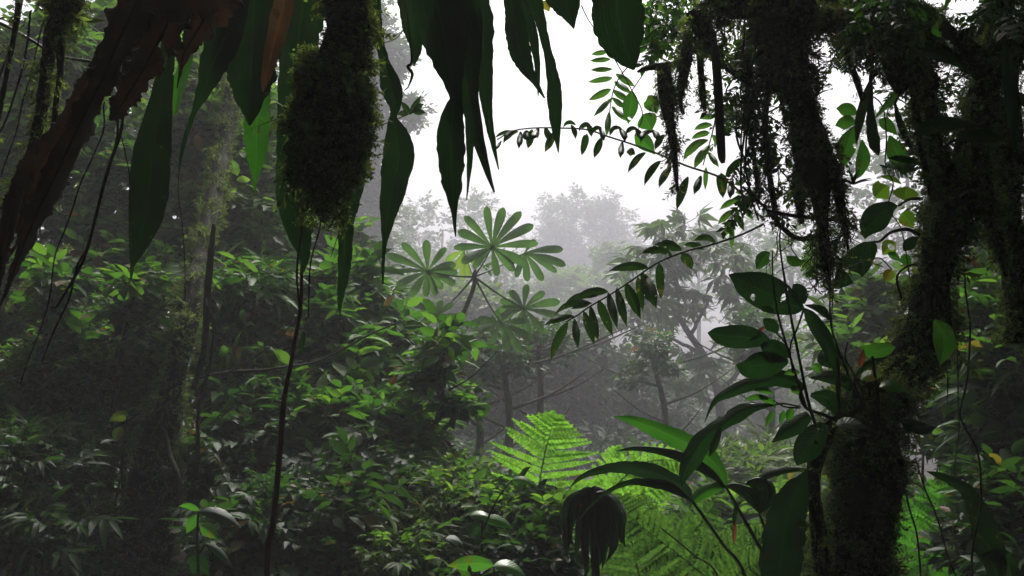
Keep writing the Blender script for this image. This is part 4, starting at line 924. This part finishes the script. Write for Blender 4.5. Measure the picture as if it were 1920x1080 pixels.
hang('dark strap-leaved plant hanging just right of the moss-covered limb, with twisted blades',
     [(M_strap, [(704, -14, 22), (708, 60, 22), (720, 111, 20), (733, 161, 42), (741, 196, 26), (738, 216, 15), (738, 230, 28), (746, 261, 58), (746, 305, 62), (735, 361, 48), (726, 417, 26), (721, 460, 9), (718, 500, 7), (718, 534, 2)], dict(fold=.2, wave=.06), .05),
      (M_strap, [(765, -10, 46), (774, 50, 40), (780, 90, 24), (776, 124, 2)], dict(fold=.2), .1),
      (M_strap, [(700, 250, 4), (690, 290, 10), (668, 350, 30), (650, 420, 30), (646, 500, 26), (638, 560, 12), (637, 592, 2)], dict(fold=.35, wave=.05), .15)],
     720, -120, 2.0)
hang('largest dark fan of overlapping strap blades hanging against the white sky',
     [(M_strap, [(815, -20, 76), (832, 60, 92), (842, 117, 62), (854, 176, 26), (852, 200, 34), (846, 240, 54), (846, 300, 54), (848, 345, 40), (851, 390, 16), (854, 444, 2)], dict(fold=.2, wave=.06, roll=10), .0),
      (M_strap, [(856, -20, 80), (868, 70, 76), (876, 160, 42), (888, 225, 30), (902, 280, 20), (915, 325, 11), (927, 361, 3)], dict(fold=.25, wave=.05, holes=.03), .06),
      (M_strap, [(878, -20, 60), (898, 30, 56), (906, 80, 40), (909, 150, 32), (914, 210, 20), (924, 265, 12), (935, 318, 2)], dict(fold=.25, wave=.05), .12),
      (M_strap, [(876, 120, 24), (880, 220, 18), (881, 290, 14), (878, 340, 6), (875, 375, 2)], dict(fold=.3), .2)],
     850, -130, 1.9)
hang('pair of narrow twisted strap blades hanging side by side against the sky',
     [(M_strap, [(958, -14, 28), (966, 41, 42), (972, 81, 46), (984, 120, 34), (1000, 148, 16), (1021, 184, 3)], dict(fold=.2, wave=.04), .0),
      (M_strap, [(978, -14, 20), (998, 60, 20), (1006, 110, 14), (1009, 150, 8), (1009, 180, 2)], dict(fold=.2), .1),
      (M_strap, [(1000, -14, 32), (1014, 41, 22), (1025, 90, 17), (1032, 120, 22), (1039, 163, 29), (1041, 204, 29), (1043, 244, 18), (1047, 286, 2)], dict(fold=.2, wave=.04), .04)],
     985, -110, 2.1)
hang('plant with two broad blades cut by the top edge, the right one widest of all',
     [(M_strap, [(1058, -20, 70), (1064, 12, 54), (1070, 32, 28), (1076, 54, 2)], dict(fold=.15), .1),
      (M_strap, [(1154, -30, 100), (1157, 20, 106), (1163, 58, 96), (1171, 88, 72), (1180, 110, 44), (1189, 131, 4)], dict(fold=.12, wave=.02), .0)],
     1120, -130, 1.9)
drapery('hanging_vine', 'ragged moss threads trailing below the moss-covered limb', 572, 640, 350, 440, 1.88, 18, 11, 'roots dangling under the moss-covered limb', .8, .022, M_moss, MOSS, 24)
# the moss-covered hanging limb
t = thing('moss_covered_limb', 'thick hanging limb bristling with moss, the widest dark column at top left of centre', 'branch')
limb(t, [(655, -120, 44), (651, -30, 42), (645, 60, 46), (643, 112, 45), (636, 132, 52), (626, 152, 64), (622, 222, 66), (612, 275, 64), (606, 325, 56), (610, 355, 36), (612, 385, 16), (606, 410, 4)], 1.85, 'limb', .36, 42000, .019, M_moss, seed=60, n=90, k=30, hang=.05, fq=18, core=.93)
for i, (pts, lb) in enumerate([([(598, 390, 1.6), (594, 430, 1.6), (584, 480, 1.5), (578, 540, 1.5), (572, 600, 1.3)], 'thin greenish root dangling under the moss-covered limb'), ([(566, 370, 2.2), (563, 430, 2), (556, 520, 2), (558, 600, 2)], 'dark root dangling at the left of the moss-covered limb'),
                               ([(628, 380, 1), (632, 420, 1), (626, 450, .8), (618, 480, .6)], 'short fine rootlet at the right of the moss-covered limb')]):
    t = thing('dangling_root', lb, 'root', group='roots dangling under the moss-covered limb'); stalk('root', t, M_root, pts, 1.9, n=30, k=5, wob=.01)
t = thing('thin_liana', 'tall red-brown liana rising from the lower left thicket to the moss-covered limb', 'liana')
stalk('stem', t, M_redstem, [(500, 1500, 7), (504, 1080, 6), (512, 980, 6), (522, 860, 5.5), (535, 760, 5), (552, 660, 4.6), (561, 600, 4), (567, 520, 3.4), (574, 440, 3), (590, 380, 3)], 2.5, n=90, k=8, rough=.25, wob=.012)
leaf('leaf', t, M_strap, [(570, 620, 3), (568, 635, 10), (566, 652, 8), (563, 668, 1)], 2.5)
t = thing('twig', 'small knotted twig with rootlets hanging beside the big fan of blades', 'twig')
stalk('stem', t, M_root, [(752, -10, 1), (764, 60, 1.2), (768, 120, 2.4), (760, 130, 3), (768, 145, 3), (758, 170, 1)], 1.95, n=30, k=5, wob=.012)
stalk('rootlet', t, M_root, [(768, 40, .8), (745, 70, .8), (722, 80, .8)], 1.95, n=14, k=4)
leafset('compound_twig', 'sprig of small oval leaves against the sky below the knotted twig', 'twig',
        [(M_leaflet, lf(768, 215, 790, 178, 12, 0), {}), (M_leaflet, lf(768, 212, 752, 190, 12, 0), {}), (M_leaflet, lf(775, 210, 795, 195, 11), {}), (M_leaflet, lf(776, 213, 798, 212, 11), {}), (M_leaflet, lf(765, 215, 745, 215, 12), {})], 3.2, [[(700, 240, 1), (740, 225, 1), (768, 213, 1), (778, 210, .8)]])

# ------------------------------------------------------------------ dead hanging leaves at the upper left
for i, (label, mt, pts, d, kw) in enumerate([
    ('long red-brown dead leaf slanting from the top down to the left edge', M_dryred, [(285, -60, 100), (244, 30, 92), (204, 120, 66), (176, 180, 54), (146, 240, 62), (104, 330, 70), (74, 392, 56), (48, 450, 34), (22, 520, 14), (0, 575, 3)], 1.7, dict(fold=.4, wave=.16, roll=25, holes=.05, holesize=2)),
    ('torn brown dead leaf hanging second from the left, ragged at its tip', M_dryred, [(345, -50, 110), (315, 40, 100), (285, 100, 72), (256, 150, 62), (232, 190, 54), (216, 214, 30), (206, 226, 6)], 1.75, dict(fold=.3, wave=.12, roll=-10, holes=.05)),
    ('grey brown crumpled dead leaf above the speckled green blade', M_dry, [(410, -50, 90), (385, 30, 80), (362, 70, 50), (345, 100, 26), (338, 135, 10), (332, 165, 2)], 1.8, dict(fold=.4, wave=.16, holes=.06)),
    ('black dead leaf between the two big brown ones', M_dryred, [(270, -60, 90), (262, 0, 90), (246, 60, 60), (236, 120, 34), (228, 160, 6)], 1.85, dict(fold=.4, wave=.1)),
    ('streaked brown dead leaf lying under the long red-brown one, at the left edge', M_dry, [(210, 60, 20), (160, 160, 40), (112, 250, 46), (70, 330, 50), (34, 410, 46), (8, 480, 30), (-12, 540, 3)], 1.78, dict(fold=.4, wave=.2, holes=.08, roll=-20)),
    ('pale brown dead leaf edge at the far left', M_dry, [(70, 260, 16), (40, 330, 36), (20, 400, 40), (6, 470, 30), (-6, 560, 8)], 1.72, dict(fold=.35, wave=.1)),
    ('dark overhanging dead leaf along the top left edge', M_dryred, [(180, -90, 60), (250, -30, 90), (330, -6, 90), (400, -4, 60), (446, 6, 20), (460, 20, 3)], 1.65, dict(fold=.3, wave=.1))]):
    t = thing('dead_leaf', label, 'leaf', group='dead leaves hanging at upper left')
    leaf('blade', t, mt, pts, d, n=140, m=29, seed=i + 2, rag=.5, **kw)
    if i < 4: stalk('midrib', t, M_root, [(p[0], p[1], 4 - 3.4 * j / len(pts)) for j, p in enumerate(pts)], d - .012, n=50, k=6)
t = thing('mossy_limb', 'black mossy limb leaning down along the upper left edge', 'branch')
limb(t, [(170, -80, 30), (136, -10, 34), (104, 60, 24), (88, 130, 16), (76, 210, 13), (56, 300, 15), (36, 360, 20), (10, 420, 14), (-20, 480, 12)], 1.9, 'limb', .35, 16000, .026, seed=70, k=18)
limb(t, [(110, 50, 12), (112, 130, 9), (106, 180, 8), (98, 260, 7), (80, 330, 5)], 1.85, 'branch', .35, 12000, .022, seed=71)
limb(t, [(40, -40, 14), (34, 20, 9), (24, 80, 7), (8, 160, 6), (-10, 260, 5)], 1.95, 'branch', .35, 12000, .02, seed=72)
dr = 'roots and strands hanging at upper left'
for i, (pts, lb) in enumerate([
    ([(228, 205, 2), (222, 260, 2), (200, 330, 2.6), (180, 400, 2.4), (160, 460, 2.2), (140, 500, 2.4), (128, 560, 2), (108, 610, 2), (80, 680, 1)], 'longest dangling root below the torn brown leaf'),
    ([(234, 205, 2), (228, 250, 3), (208, 310, 3), (190, 370, 3), (172, 430, 3), (150, 490, 3), (118, 545, 2.6), (98, 578, 1.5)], 'thickest dangling root, forking off below the torn brown leaf'),
    ([(196, 190, 1.4), (198, 240, 1.6), (176, 300, 1.6), (150, 350, 1.6), (128, 420, 1.6), (100, 480, 1.4), (84, 560, 1.4), (62, 640, 1.2), (38, 720, 1)], 'thin dangling root, leftmost under the brown leaves'),
    ([(214, 210, 1.2), (232, 280, 1.2), (245, 340, 1), (250, 400, .8)], 'hair-thin dangling root beside the speckled blade'),
    ([(60, 20, 2), (54, 80, 2), (36, 150, 2), (12, 210, 2), (-6, 250, 1.5)], 'thin strand crossing the upper left corner'),
    ([(100, -10, 1.5), (76, 60, 1.5), (58, 150, 1.5), (34, 220, 1.5), (4, 330, 1.5)], 'long strand slanting behind the black mossy limb'),
    ([(30, -10, 1.8), (22, 60, 1.8), (10, 130, 1.8), (-8, 180, 1.8)], 'short strand at the very corner of the upper left'),
    ([(-10, 45, 3), (60, 80, 3), (110, 105, 3.5), (170, 118, 3), (230, 128, 2.5)], 'dark twig crossing behind the brown leaves'),
    ([(336, 320, .8), (342, 400, .7), (346, 480, .7), (350, 560, .6)], 'spider-fine thread below the rolled grey tip'),]):
    t = thing('dangling_root', lb, 'root', group=dr); stalk('root', t, M_root, pts, 1.9 + .03 * i, n=70, k=5, wob=.014, rough=.2)

# ------------------------------------------------------------------ epiphytes on the big tree
B, BG, BY = M_broad, M_broadg, M_broady
leafset('broad_leaved_epiphyte', 'epiphyte with big holed oval leaves on long stems, left of the mossy trunk', 'plant', [
    (B, [(1508, 578, 3), (1495, 574, 34), (1465, 562, 60), (1430, 545, 66), (1400, 532, 50), (1380, 521, 22), (1366, 515, 2)], dict(holes=.09, holesize=.7, fold=.1)),
    (B, [(1444, 640, 6), (1425, 636, 30), (1395, 632, 44), (1362, 630, 40), (1340, 626, 24), (1327, 624, 2)], dict(holes=.06, fold=.1, roll=20)),
    (B, [(1478, 678, 8), (1455, 682, 38), (1425, 685, 50), (1400, 688, 36), (1381, 684, 3)], dict(fold=.1, roll=35)),
    (B, [(1483, 667, 6), (1468, 662, 34), (1448, 655, 40), (1434, 650, 22), (1426, 648, 3)], dict(fold=.1)),
    (B, [(1508, 578, 3), (1520, 594, 22), (1538, 622, 30), (1552, 648, 26), (1564, 676, 18), (1570, 705, 12), (1572, 760, 3)], dict(fold=.3)),
    (B, [(1508, 570, 2), (1505, 560, 20), (1499, 547, 28), (1492, 538, 18), (1487, 533, 2)], dict(fold=.1)),
    (B, [(1457, 626, 2), (1452, 616, 20), (1444, 608, 24), (1436, 602, 14), (1431, 598, 2)], dict(fold=.1)),
    (M_orange, [(1434, 611, 1.5), (1425, 620, 9), (1416, 630, 9), (1407, 641, 1)], {}),
    (B, [(1510, 572, 2), (1530, 577, 12), (1545, 585, 16), (1556, 600, 3)], dict(roll=30)),
    (BG, lf(1452, 588, 1424, 578, 14), dict(roll=50)), (BG, lf(1420, 505, 1445, 475, 26, .3), dict(holes=.06)), (BG, lf(1475, 480, 1510, 488, 20, -.2), {})], 2.35,
    [[(1470, 395, 1), (1462, 450, 1.6), (1472, 530, 2), (1484, 600, 2.4), (1498, 670, 2.6), (1515, 751, 3), (1530, 800, 3)], [(1448, 470, 1), (1450, 530, 1.6), (1460, 595, 2), (1484, 677, 2.2), (1512, 765, 2.4)],
     [(1557, 525, 1.4), (1557, 600, 1.8), (1570, 650, 2), (1590, 700, 2.2), (1605, 745, 2.4)], [(1508, 578, 2), (1495, 615, 1.8), (1482, 650, 1.6), (1486, 700, 1.6)], [(1571, 670, 3), (1573, 720, 3), (1573, 780, 3)], [(1457, 626, 1.5), (1470, 640, 1.6), (1482, 660, 2)]])
leafset('lance_leaved_epiphyte', 'epiphyte with long arching pointed leaves reaching left from the mossy trunk', 'plant', [
    (B, [(1510, 727, 5), (1485, 716, 28), (1455, 708, 32), (1430, 716, 26), (1400, 722, 26), (1368, 736, 20), (1345, 748, 12), (1332, 766, 6), (1321, 792, 1)], dict(fold=.3)),
    (B, [(1502, 763, 3), (1470, 757, 4), (1440, 760, 8), (1412, 764, 20), (1388, 774, 30), (1360, 790, 26), (1338, 806, 28), (1314, 832, 38), (1296, 862, 36), (1284, 886, 24), (1278, 912, 2)], dict(fold=.35, wave=.06, holes=.04)),
    (B, [(1350, 795, 4), (1346, 815, 12), (1338, 838, 14), (1330, 856, 2)], {}),
    (M_broad, [(1518, 778, 18), (1495, 795, 34), (1475, 808, 28), (1460, 820, 14), (1448, 829, 2)], dict(fold=.3)),
    (B, [(1545, 795, 16), (1530, 815, 44), (1514, 838, 50), (1502, 856, 34), (1494, 872, 4)], dict(fold=.15, holes=.04)),
    (B, [(1520, 708, 5), (1545, 706, 20), (1575, 712, 26), (1600, 730, 14), (1612, 745, 2)], dict(roll=20)),
    (B, [(1520, 740, 6), (1548, 745, 30), (1568, 760, 34), (1580, 782, 22), (1584, 800, 3)], dict(roll=-30)),
    (B, [(1560, 690, 3), (1545, 676, 24), (1560, 664, 30), (1580, 680, 14), (1592, 700, 2)], dict(roll=30)),
    (BG, lf(1540, 700, 1524, 682, 16), {}), (BG, lf(1500, 740, 1482, 726, 16), {}), (BG, lf(1455, 765, 1420, 742, 14), dict(roll=30)), (BG, lf(1450, 770, 1436, 800, 12, 0), {}), (BG, lf(1470, 770, 1462, 796, 12, 0), {}),
    (BG, lf(1450, 740, 1412, 732, 12), dict(roll=40)), (BG, lf(1485, 765, 1476, 790, 16, 0), {}), (BG, lf(1440, 748, 1395, 752, 12), dict(roll=30)), (BG, lf(1500, 700, 1470, 702, 14), {})], 2.4,
    [[(1590, 800, 4), (1550, 780, 3.4), (1512, 765, 3), (1500, 740, 2.5), (1508, 726, 2)], [(1500, 765, 2), (1470, 762, 1.4), (1450, 750, 1)], [(1545, 795, 3), (1570, 780, 3), (1600, 770, 3)]])
leafset('cup_leaf_epiphyte', 'small epiphyte with a cupped pale leaf and an orange one, standing on the trunk bend', 'plant', [
    (BG, [(1679, 651, 2), (1668, 653, 20), (1648, 657, 30), (1632, 657, 28), (1622, 652, 14), (1617, 646, 2)], dict(roll=10, fold=.1)),
    (M_orange, lf(1612, 690, 1620, 655, 12), {}), (B, [(1605, 705, 3), (1620, 688, 12), (1640, 678, 12), (1662, 671, 2)], {}),
    (BY, lf(1615, 712, 1655, 705, 22), dict(roll=40)), (BG, lf(1650, 726, 1704, 735, 22), dict(roll=50)), (M_silver, lf(1568, 797, 1628, 805, 22), dict(roll=55)), (B, lf(1688, 788, 1758, 800, 26, -.1), dict(roll=50))], 2.3,
    [[(1648, 780, 3.5), (1645, 735, 3.5), (1638, 690, 3.2), (1636, 668, 2.5)], [(1610, 740, 3), (1602, 715, 2.4), (1612, 692, 1.6)], [(1590, 640, 1.4), (1585, 670, 1.6), (1600, 700, 1.8), (1620, 740, 2.2)]])
leafset('climbing_vine', 'climber with chewed oval leaves on curved stems, against the mist left of the main trunk', 'vine', [
    (B, [(1638, 452, 3), (1632, 462, 30), (1612, 485, 50), (1592, 510, 46), (1574, 530, 24), (1562, 541, 2)], dict(holes=.16, holesize=1.3, fold=.1)),
    (B, [(1683, 386, 3), (1668, 390, 30), (1648, 404, 50), (1632, 422, 42), (1624, 438, 18), (1622, 448, 2)], dict(holes=.1, fold=.15)),
    (BY, lf(1668, 348, 1640, 372, 40), dict(holes=.14)), (BY, lf(1700, 350, 1696, 376, 46, 0), dict(holes=.14)), (BY, lf(1680, 455, 1655, 478, 30), dict(holes=.1)), (BY, lf(1690, 400, 1712, 428, 30), dict(holes=.12)),
    (BG, lf(1606, 215, 1568, 204, 26), dict(roll=20)), (BG, lf(1604, 232, 1566, 236, 26), dict(roll=20)), (BG, [(1602, 236, 4), (1592, 262, 34), (1584, 290, 28), (1582, 314, 2)], dict(holes=.03)), (BG, [(1616, 262, 4), (1619, 295, 26), (1612, 322, 16), (1606, 335, 2)], {}),
    (BG, [(1668, 254, 4), (1678, 280, 34), (1694, 308, 32), (1706, 328, 14), (1709, 338, 2)], dict(holes=.03)), (BG, lf(1648, 225, 1682, 254, 22), {}), (BY, lf(1672, 505, 1660, 530, 22), dict(holes=.08)), (BG, lf(1665, 475, 1690, 492, 14), {}),
    (B, [(1740, 315, 3), (1715, 303, 11), (1690, 297, 14), (1666, 296, 2)], {}), (BG, lf(1690, 345, 1648, 332, 10), {}), (BG, lf(1690, 480, 1708, 500, 20), {}), (B, lf(1695, 470, 1722, 445, 22), dict(holes=.08))], 2.55,
    [[(1730, 372, 3), (1705, 374, 2.6), (1684, 386, 2)], [(1725, 440, 3.4), (1700, 430, 3.4), (1670, 436, 3), (1650, 452, 2.4), (1638, 453, 2)], [(1610, 200, 1.4), (1630, 180, 1.4), (1655, 200, 1.4), (1662, 260, 1.4), (1660, 310, 1.2), (1675, 345, 1.2), (1665, 390, 1.2), (1690, 430, 1), (1706, 520, .9)],
     [(1690, 560, 2.4), (1682, 520, 2.2), (1700, 500, 2), (1720, 495, 2)], [(1655, 500, 1.2), (1630, 490, 1.2), (1650, 484, 1.2), (1672, 505, 1)]])
leafset('hanging_bromeliad', 'pair of strap leaves hanging from a withered tuft left of the main trunk', 'plant', [
    (M_leaflet, [(1633, 150, 6), (1622, 185, 16), (1612, 225, 17), (1608, 250, 10), (1606, 268, 2)], {}), (M_strapmoss, [(1634, 150, 5), (1632, 210, 15), (1638, 262, 25), (1644, 282, 14), (1647, 292, 2)], {}),
    (M_strap, [(1678, 195, 5), (1686, 225, 13), (1698, 258, 12), (1710, 280, 6), (1716, 292, 1)], {}), (M_leafletg, [(1690, 168, 5), (1672, 185, 12), (1655, 205, 9), (1640, 222, 2)], {}), (M_dry, [(1636, 128, 8), (1634, 145, 10), (1630, 160, 2)], {})], 2.5,
    [[(1640, 90, 2), (1634, 130, 3), (1633, 155, 3)], [(1700, 120, 2), (1690, 165, 2), (1678, 196, 2)]])
leafset('broad_leaved_epiphyte', 'dark broad leaves lying across the upper main trunk', 'plant', [
    (B, [(1832, 234, 3), (1800, 233, 18), (1765, 234, 32), (1735, 240, 26), (1713, 252, 3)], dict(roll=30)), (B, [(1793, 263, 3), (1820, 256, 22), (1850, 256, 24), (1872, 260, 12), (1882, 264, 2)], dict(roll=20)),
    (B, [(1700, 85, 4), (1740, 95, 22), (1780, 110, 20), (1812, 130, 3)], dict(roll=30)), (BG, lf(1738, 40, 1700, 20, 20), dict(holes=.1)), (BG, lf(1748, 52, 1765, 70, 16), dict(holes=.1)), (B, [(1880, 70, 4), (1890, 130, 22), (1898, 200, 24), (1903, 260, 12), (1906, 285, 2)], {}),
    (BG, [(1752, 600, 6), (1768, 625, 36), (1770, 655, 34), (1762, 684, 2)], {}), (B, lf(1905, 175, 1920, 200, 20), {})], 2.25,
    [[(1850, 230, 2), (1840, 232, 2), (1832, 234, 2)], [(1770, 280, 2), (1780, 268, 2), (1793, 263, 2)]])

# tillandsia-like spikes on the hanging limb
def rosette(name, label, x, y, d, L, n, seed, mat=M_strap, w=4, up=1):
    t = thing(name, label, 'plant', group='small tufts on the right limbs'); r = random.Random(seed)
    for i in range(n):
        a = math.radians(r.uniform(-75, 75)); l = L * r.uniform(.6, 1.1); dx, dy = math.sin(a) * l, -math.cos(a) * l * up
        leaf('leaf', t, mat, [(x, y, w), (x + dx * .5, y + dy * .55, w * .8), (x + dx, y + dy * .8, 1)], d, n=8, m=3, roll=r.uniform(-30, 30))
    return t
rosette('grass_tuft', 'spiky tuft of thin leaves on the right side of the thick hanging limb', 1530, 180, 2.3, 50, 11, 1)
rosette('grass_tuft', 'small tuft at the tip of the side strand, under the green climber leaves', 1600, 345, 2.3, 34, 10, 2)
rosette('grass_tuft', 'small drooping tuft in the vine tangle, left of the thick hanging limb', 1428, 190, 2.3, 44, 9, 3, up=-.6)
f = thing('small_fern', 'tiny dark fern frond silhouetted in the bright gap near the top', 'fern')
fern_frond(f, [(1560, 40), (1575, 80), (1585, 110), (1588, 135)], 2.6, [26, 30, 24, 8], 10, M_dark, seed=40)
f = thing('small_fern', 'small fern spray between the mossy limb tip and the holed oval leaf', 'fern')
fern_frond(f, [(1520, 430), (1524, 470), (1518, 500), (1522, 520)], 2.5, [20, 22, 18, 6], 10, M_shrub, seed=41)
f = thing('small_fern', 'small fern spray by the bark at the top of the tangle', 'fern')
fern_frond(f, [(1650, 310), (1675, 315), (1700, 318), (1715, 312)], 2.5, [14, 16, 12, 5], 9, M_dark, seed=42)

# ------------------------------------------------------------------ strap-leaved plants at the bottom
leafset('strap_leaved_plant', 'ground plant with long arching strap leaves rising in front of the bright ferns', 'plant', [
    (M_strapbright, [(1362, 914, 4), (1352, 888, 22), (1330, 860, 36), (1300, 838, 40), (1265, 820, 38), (1225, 803, 30), (1185, 788, 17), (1151, 781, 2)], dict(fold=.3, roll=30)),
    (M_palm, [(1360, 914, 3), (1335, 890, 16), (1300, 868, 22), (1262, 852, 17), (1220, 843, 12), (1185, 841, 8), (1155, 846, 1)], dict(fold=.4, roll=40)),
    (M_strap, [(1299, 941, 4), (1285, 920, 22), (1258, 900, 32), (1225, 886, 34), (1190, 878, 28), (1150, 877, 20), (1110, 886, 13), (1085, 898, 8), (1067, 916, 1)], dict(fold=.3, roll=30)),
    (M_strap, [(1296, 940, 3), (1262, 916, 18), (1225, 906, 18), (1185, 904, 12), (1150, 916, 9), (1115, 940, 7), (1083, 976, 2)], dict(fold=.3, roll=20)),
    (M_strapbright, [(1361, 914, 3), (1345, 914, 20), (1325, 920, 28), (1305, 934, 18), (1292, 954, 1)], dict(fold=.3)),
    (M_palm, [(1424, 962, 4), (1416, 945, 20), (1404, 928, 26), (1388, 917, 20), (1372, 912, 12), (1358, 912, 2)], dict(fold=.35, roll=35)),
    (M_palm, [(1426, 962, 4), (1428, 940, 26), (1430, 920, 38), (1424, 908, 30), (1408, 905, 14), (1398, 908, 2)], dict(fold=.3, roll=40)),
    (M_strap, [(1428, 960, 3), (1440, 945, 14), (1446, 925, 18), (1444, 908, 12), (1440, 902, 2)], dict(roll=20)),
    (M_strapmoss, [(1530, 882, 2), (1500, 880, 8), (1470, 882, 14), (1440, 890, 16), (1412, 904, 5), (1404, 910, 1)], dict(fold=.3)),
    (M_orange, [(1376, 975, 2), (1378, 990, 7), (1376, 1010, 6), (1375, 1020, 1)], {}), (M_strap, [(1388, 940, 2), (1380, 955, 9), (1377, 972, 8), (1376, 985, 3)], {})], 2.7,
    [[(1470, 1300, 4), (1445, 1080, 3.6), (1415, 1010, 3.4), (1385, 955, 3), (1362, 914, 2.2)], [(1430, 1300, 4), (1400, 1090, 3.4), (1355, 1020, 3), (1320, 970, 3), (1299, 941, 2.4)], [(1480, 1300, 4), (1455, 1080, 3.2), (1440, 1010, 3), (1424, 962, 2.4)],
     [(1400, 1300, 3), (1350, 1090, 2), (1300, 1040, 1.8), (1240, 990, 1.4)]], stem_mat=M_greenstem)
leafset('broad_blade_plant', 'one tall very broad dark blade leaning on the left foot of the mossy trunk', 'plant',
        [(M_strap, [(1450, 1160, 30), (1462, 1070, 80), (1470, 1010, 84), (1478, 965, 74), (1490, 928, 56), (1503, 902, 30), (1514, 881, 2)], dict(fold=.25, wave=.05, roll=-20))], 2.45, [[(1440, 1420, 6), (1446, 1200, 5), (1450, 1150, 4)]])
leafset('strap_leaved_plant', 'ground plant with a long green strap leaf bending down in the lower right corner', 'plant',
        [(M_strapmoss, [(1738, 884, 2), (1765, 893, 14), (1792, 905, 20), (1815, 922, 26), (1832, 955, 38), (1848, 1000, 50), (1862, 1050, 50), (1880, 1110, 20)], dict(fold=.3, roll=-10)),
         (M_strap, [(1905, 1100, 4), (1900, 1060, 18), (1880, 1040, 22), (1850, 1040, 12), (1836, 1048, 2)], dict(roll=40))], 2.9, [[(1900, 1400, 4), (1896, 1200, 4), (1880, 1108, 3)]], stem_mat=M_greenstem)
rr_ = random.Random(5); mop = []
for q in range(17):
    a = -1 + 2 * q / 16; x1 = 1110 + a * 42 + rr_.uniform(-4, 4); x2 = 1110 + a * 54 + rr_.uniform(-8, 8); L_ = 160 - 60 * abs(a) ** 1.5 + rr_.uniform(-25, 20); ww = rr_.uniform(11, 19)
    y0 = 924 + rr_.uniform(-3, 3)
    mop.append((M_palm if q != 4 else M_dry, [(1109, y0, 4), (1110 + a * 18, y0 - 8 + abs(a) * 4, ww * .5), (x1, y0 + 14, ww), (x2, y0 + L_ * .45, ww * 1.15), (x2 + rr_.uniform(-6, 6), y0 + L_ * .8, ww * .7), (x2 + rr_.uniform(-10, 10), y0 + L_, 1)],
                dict(fold=.35, roll=45 * a + rr_.uniform(-25, 25), wave=.08, m=17)))
leafset('drooping_palm', 'dark glossy pleated leaves hanging like a mop beside the pale fern', 'plant', mop, 3.0, [[(1125, 1350, 9), (1118, 1100, 8), (1112, 1000, 7), (1109, 925, 5)]])

# ------------------------------------------------------------------ the mist
def haze():
    x0, x1, y0, y1, z0, z1 = -150, 150, -12, 185, -6.8, 19
    V = [(x, y, z_) for z_ in (z0, z1) for y in (y0, y1) for x in (x0, x1)]
    F = [(0, 2, 3, 1), (4, 5, 7, 6), (0, 1, 5, 4), (2, 6, 7, 3), (0, 4, 6, 2), (1, 3, 7, 5)]
    m = bpy.data.materials.new('mist'); m.use_nodes = True; nt = m.node_tree; nt.nodes.clear()
    o = nt.nodes.new('ShaderNodeOutputMaterial'); v = nt.nodes.new('ShaderNodeVolumePrincipled')
    v.inputs['Color'].default_value = (.92, .90, .99, 1); v.inputs['Density'].default_value = .0085; v.inputs['Anisotropy'].default_value = .05
    nt.links.new(v.outputs[0], o.inputs['Volume'])
    h = mesh_obj('haze', V, F, m); h['kind'] = 'stuff'; h['label'] = 'pale mist filling the forest clearing'
haze()
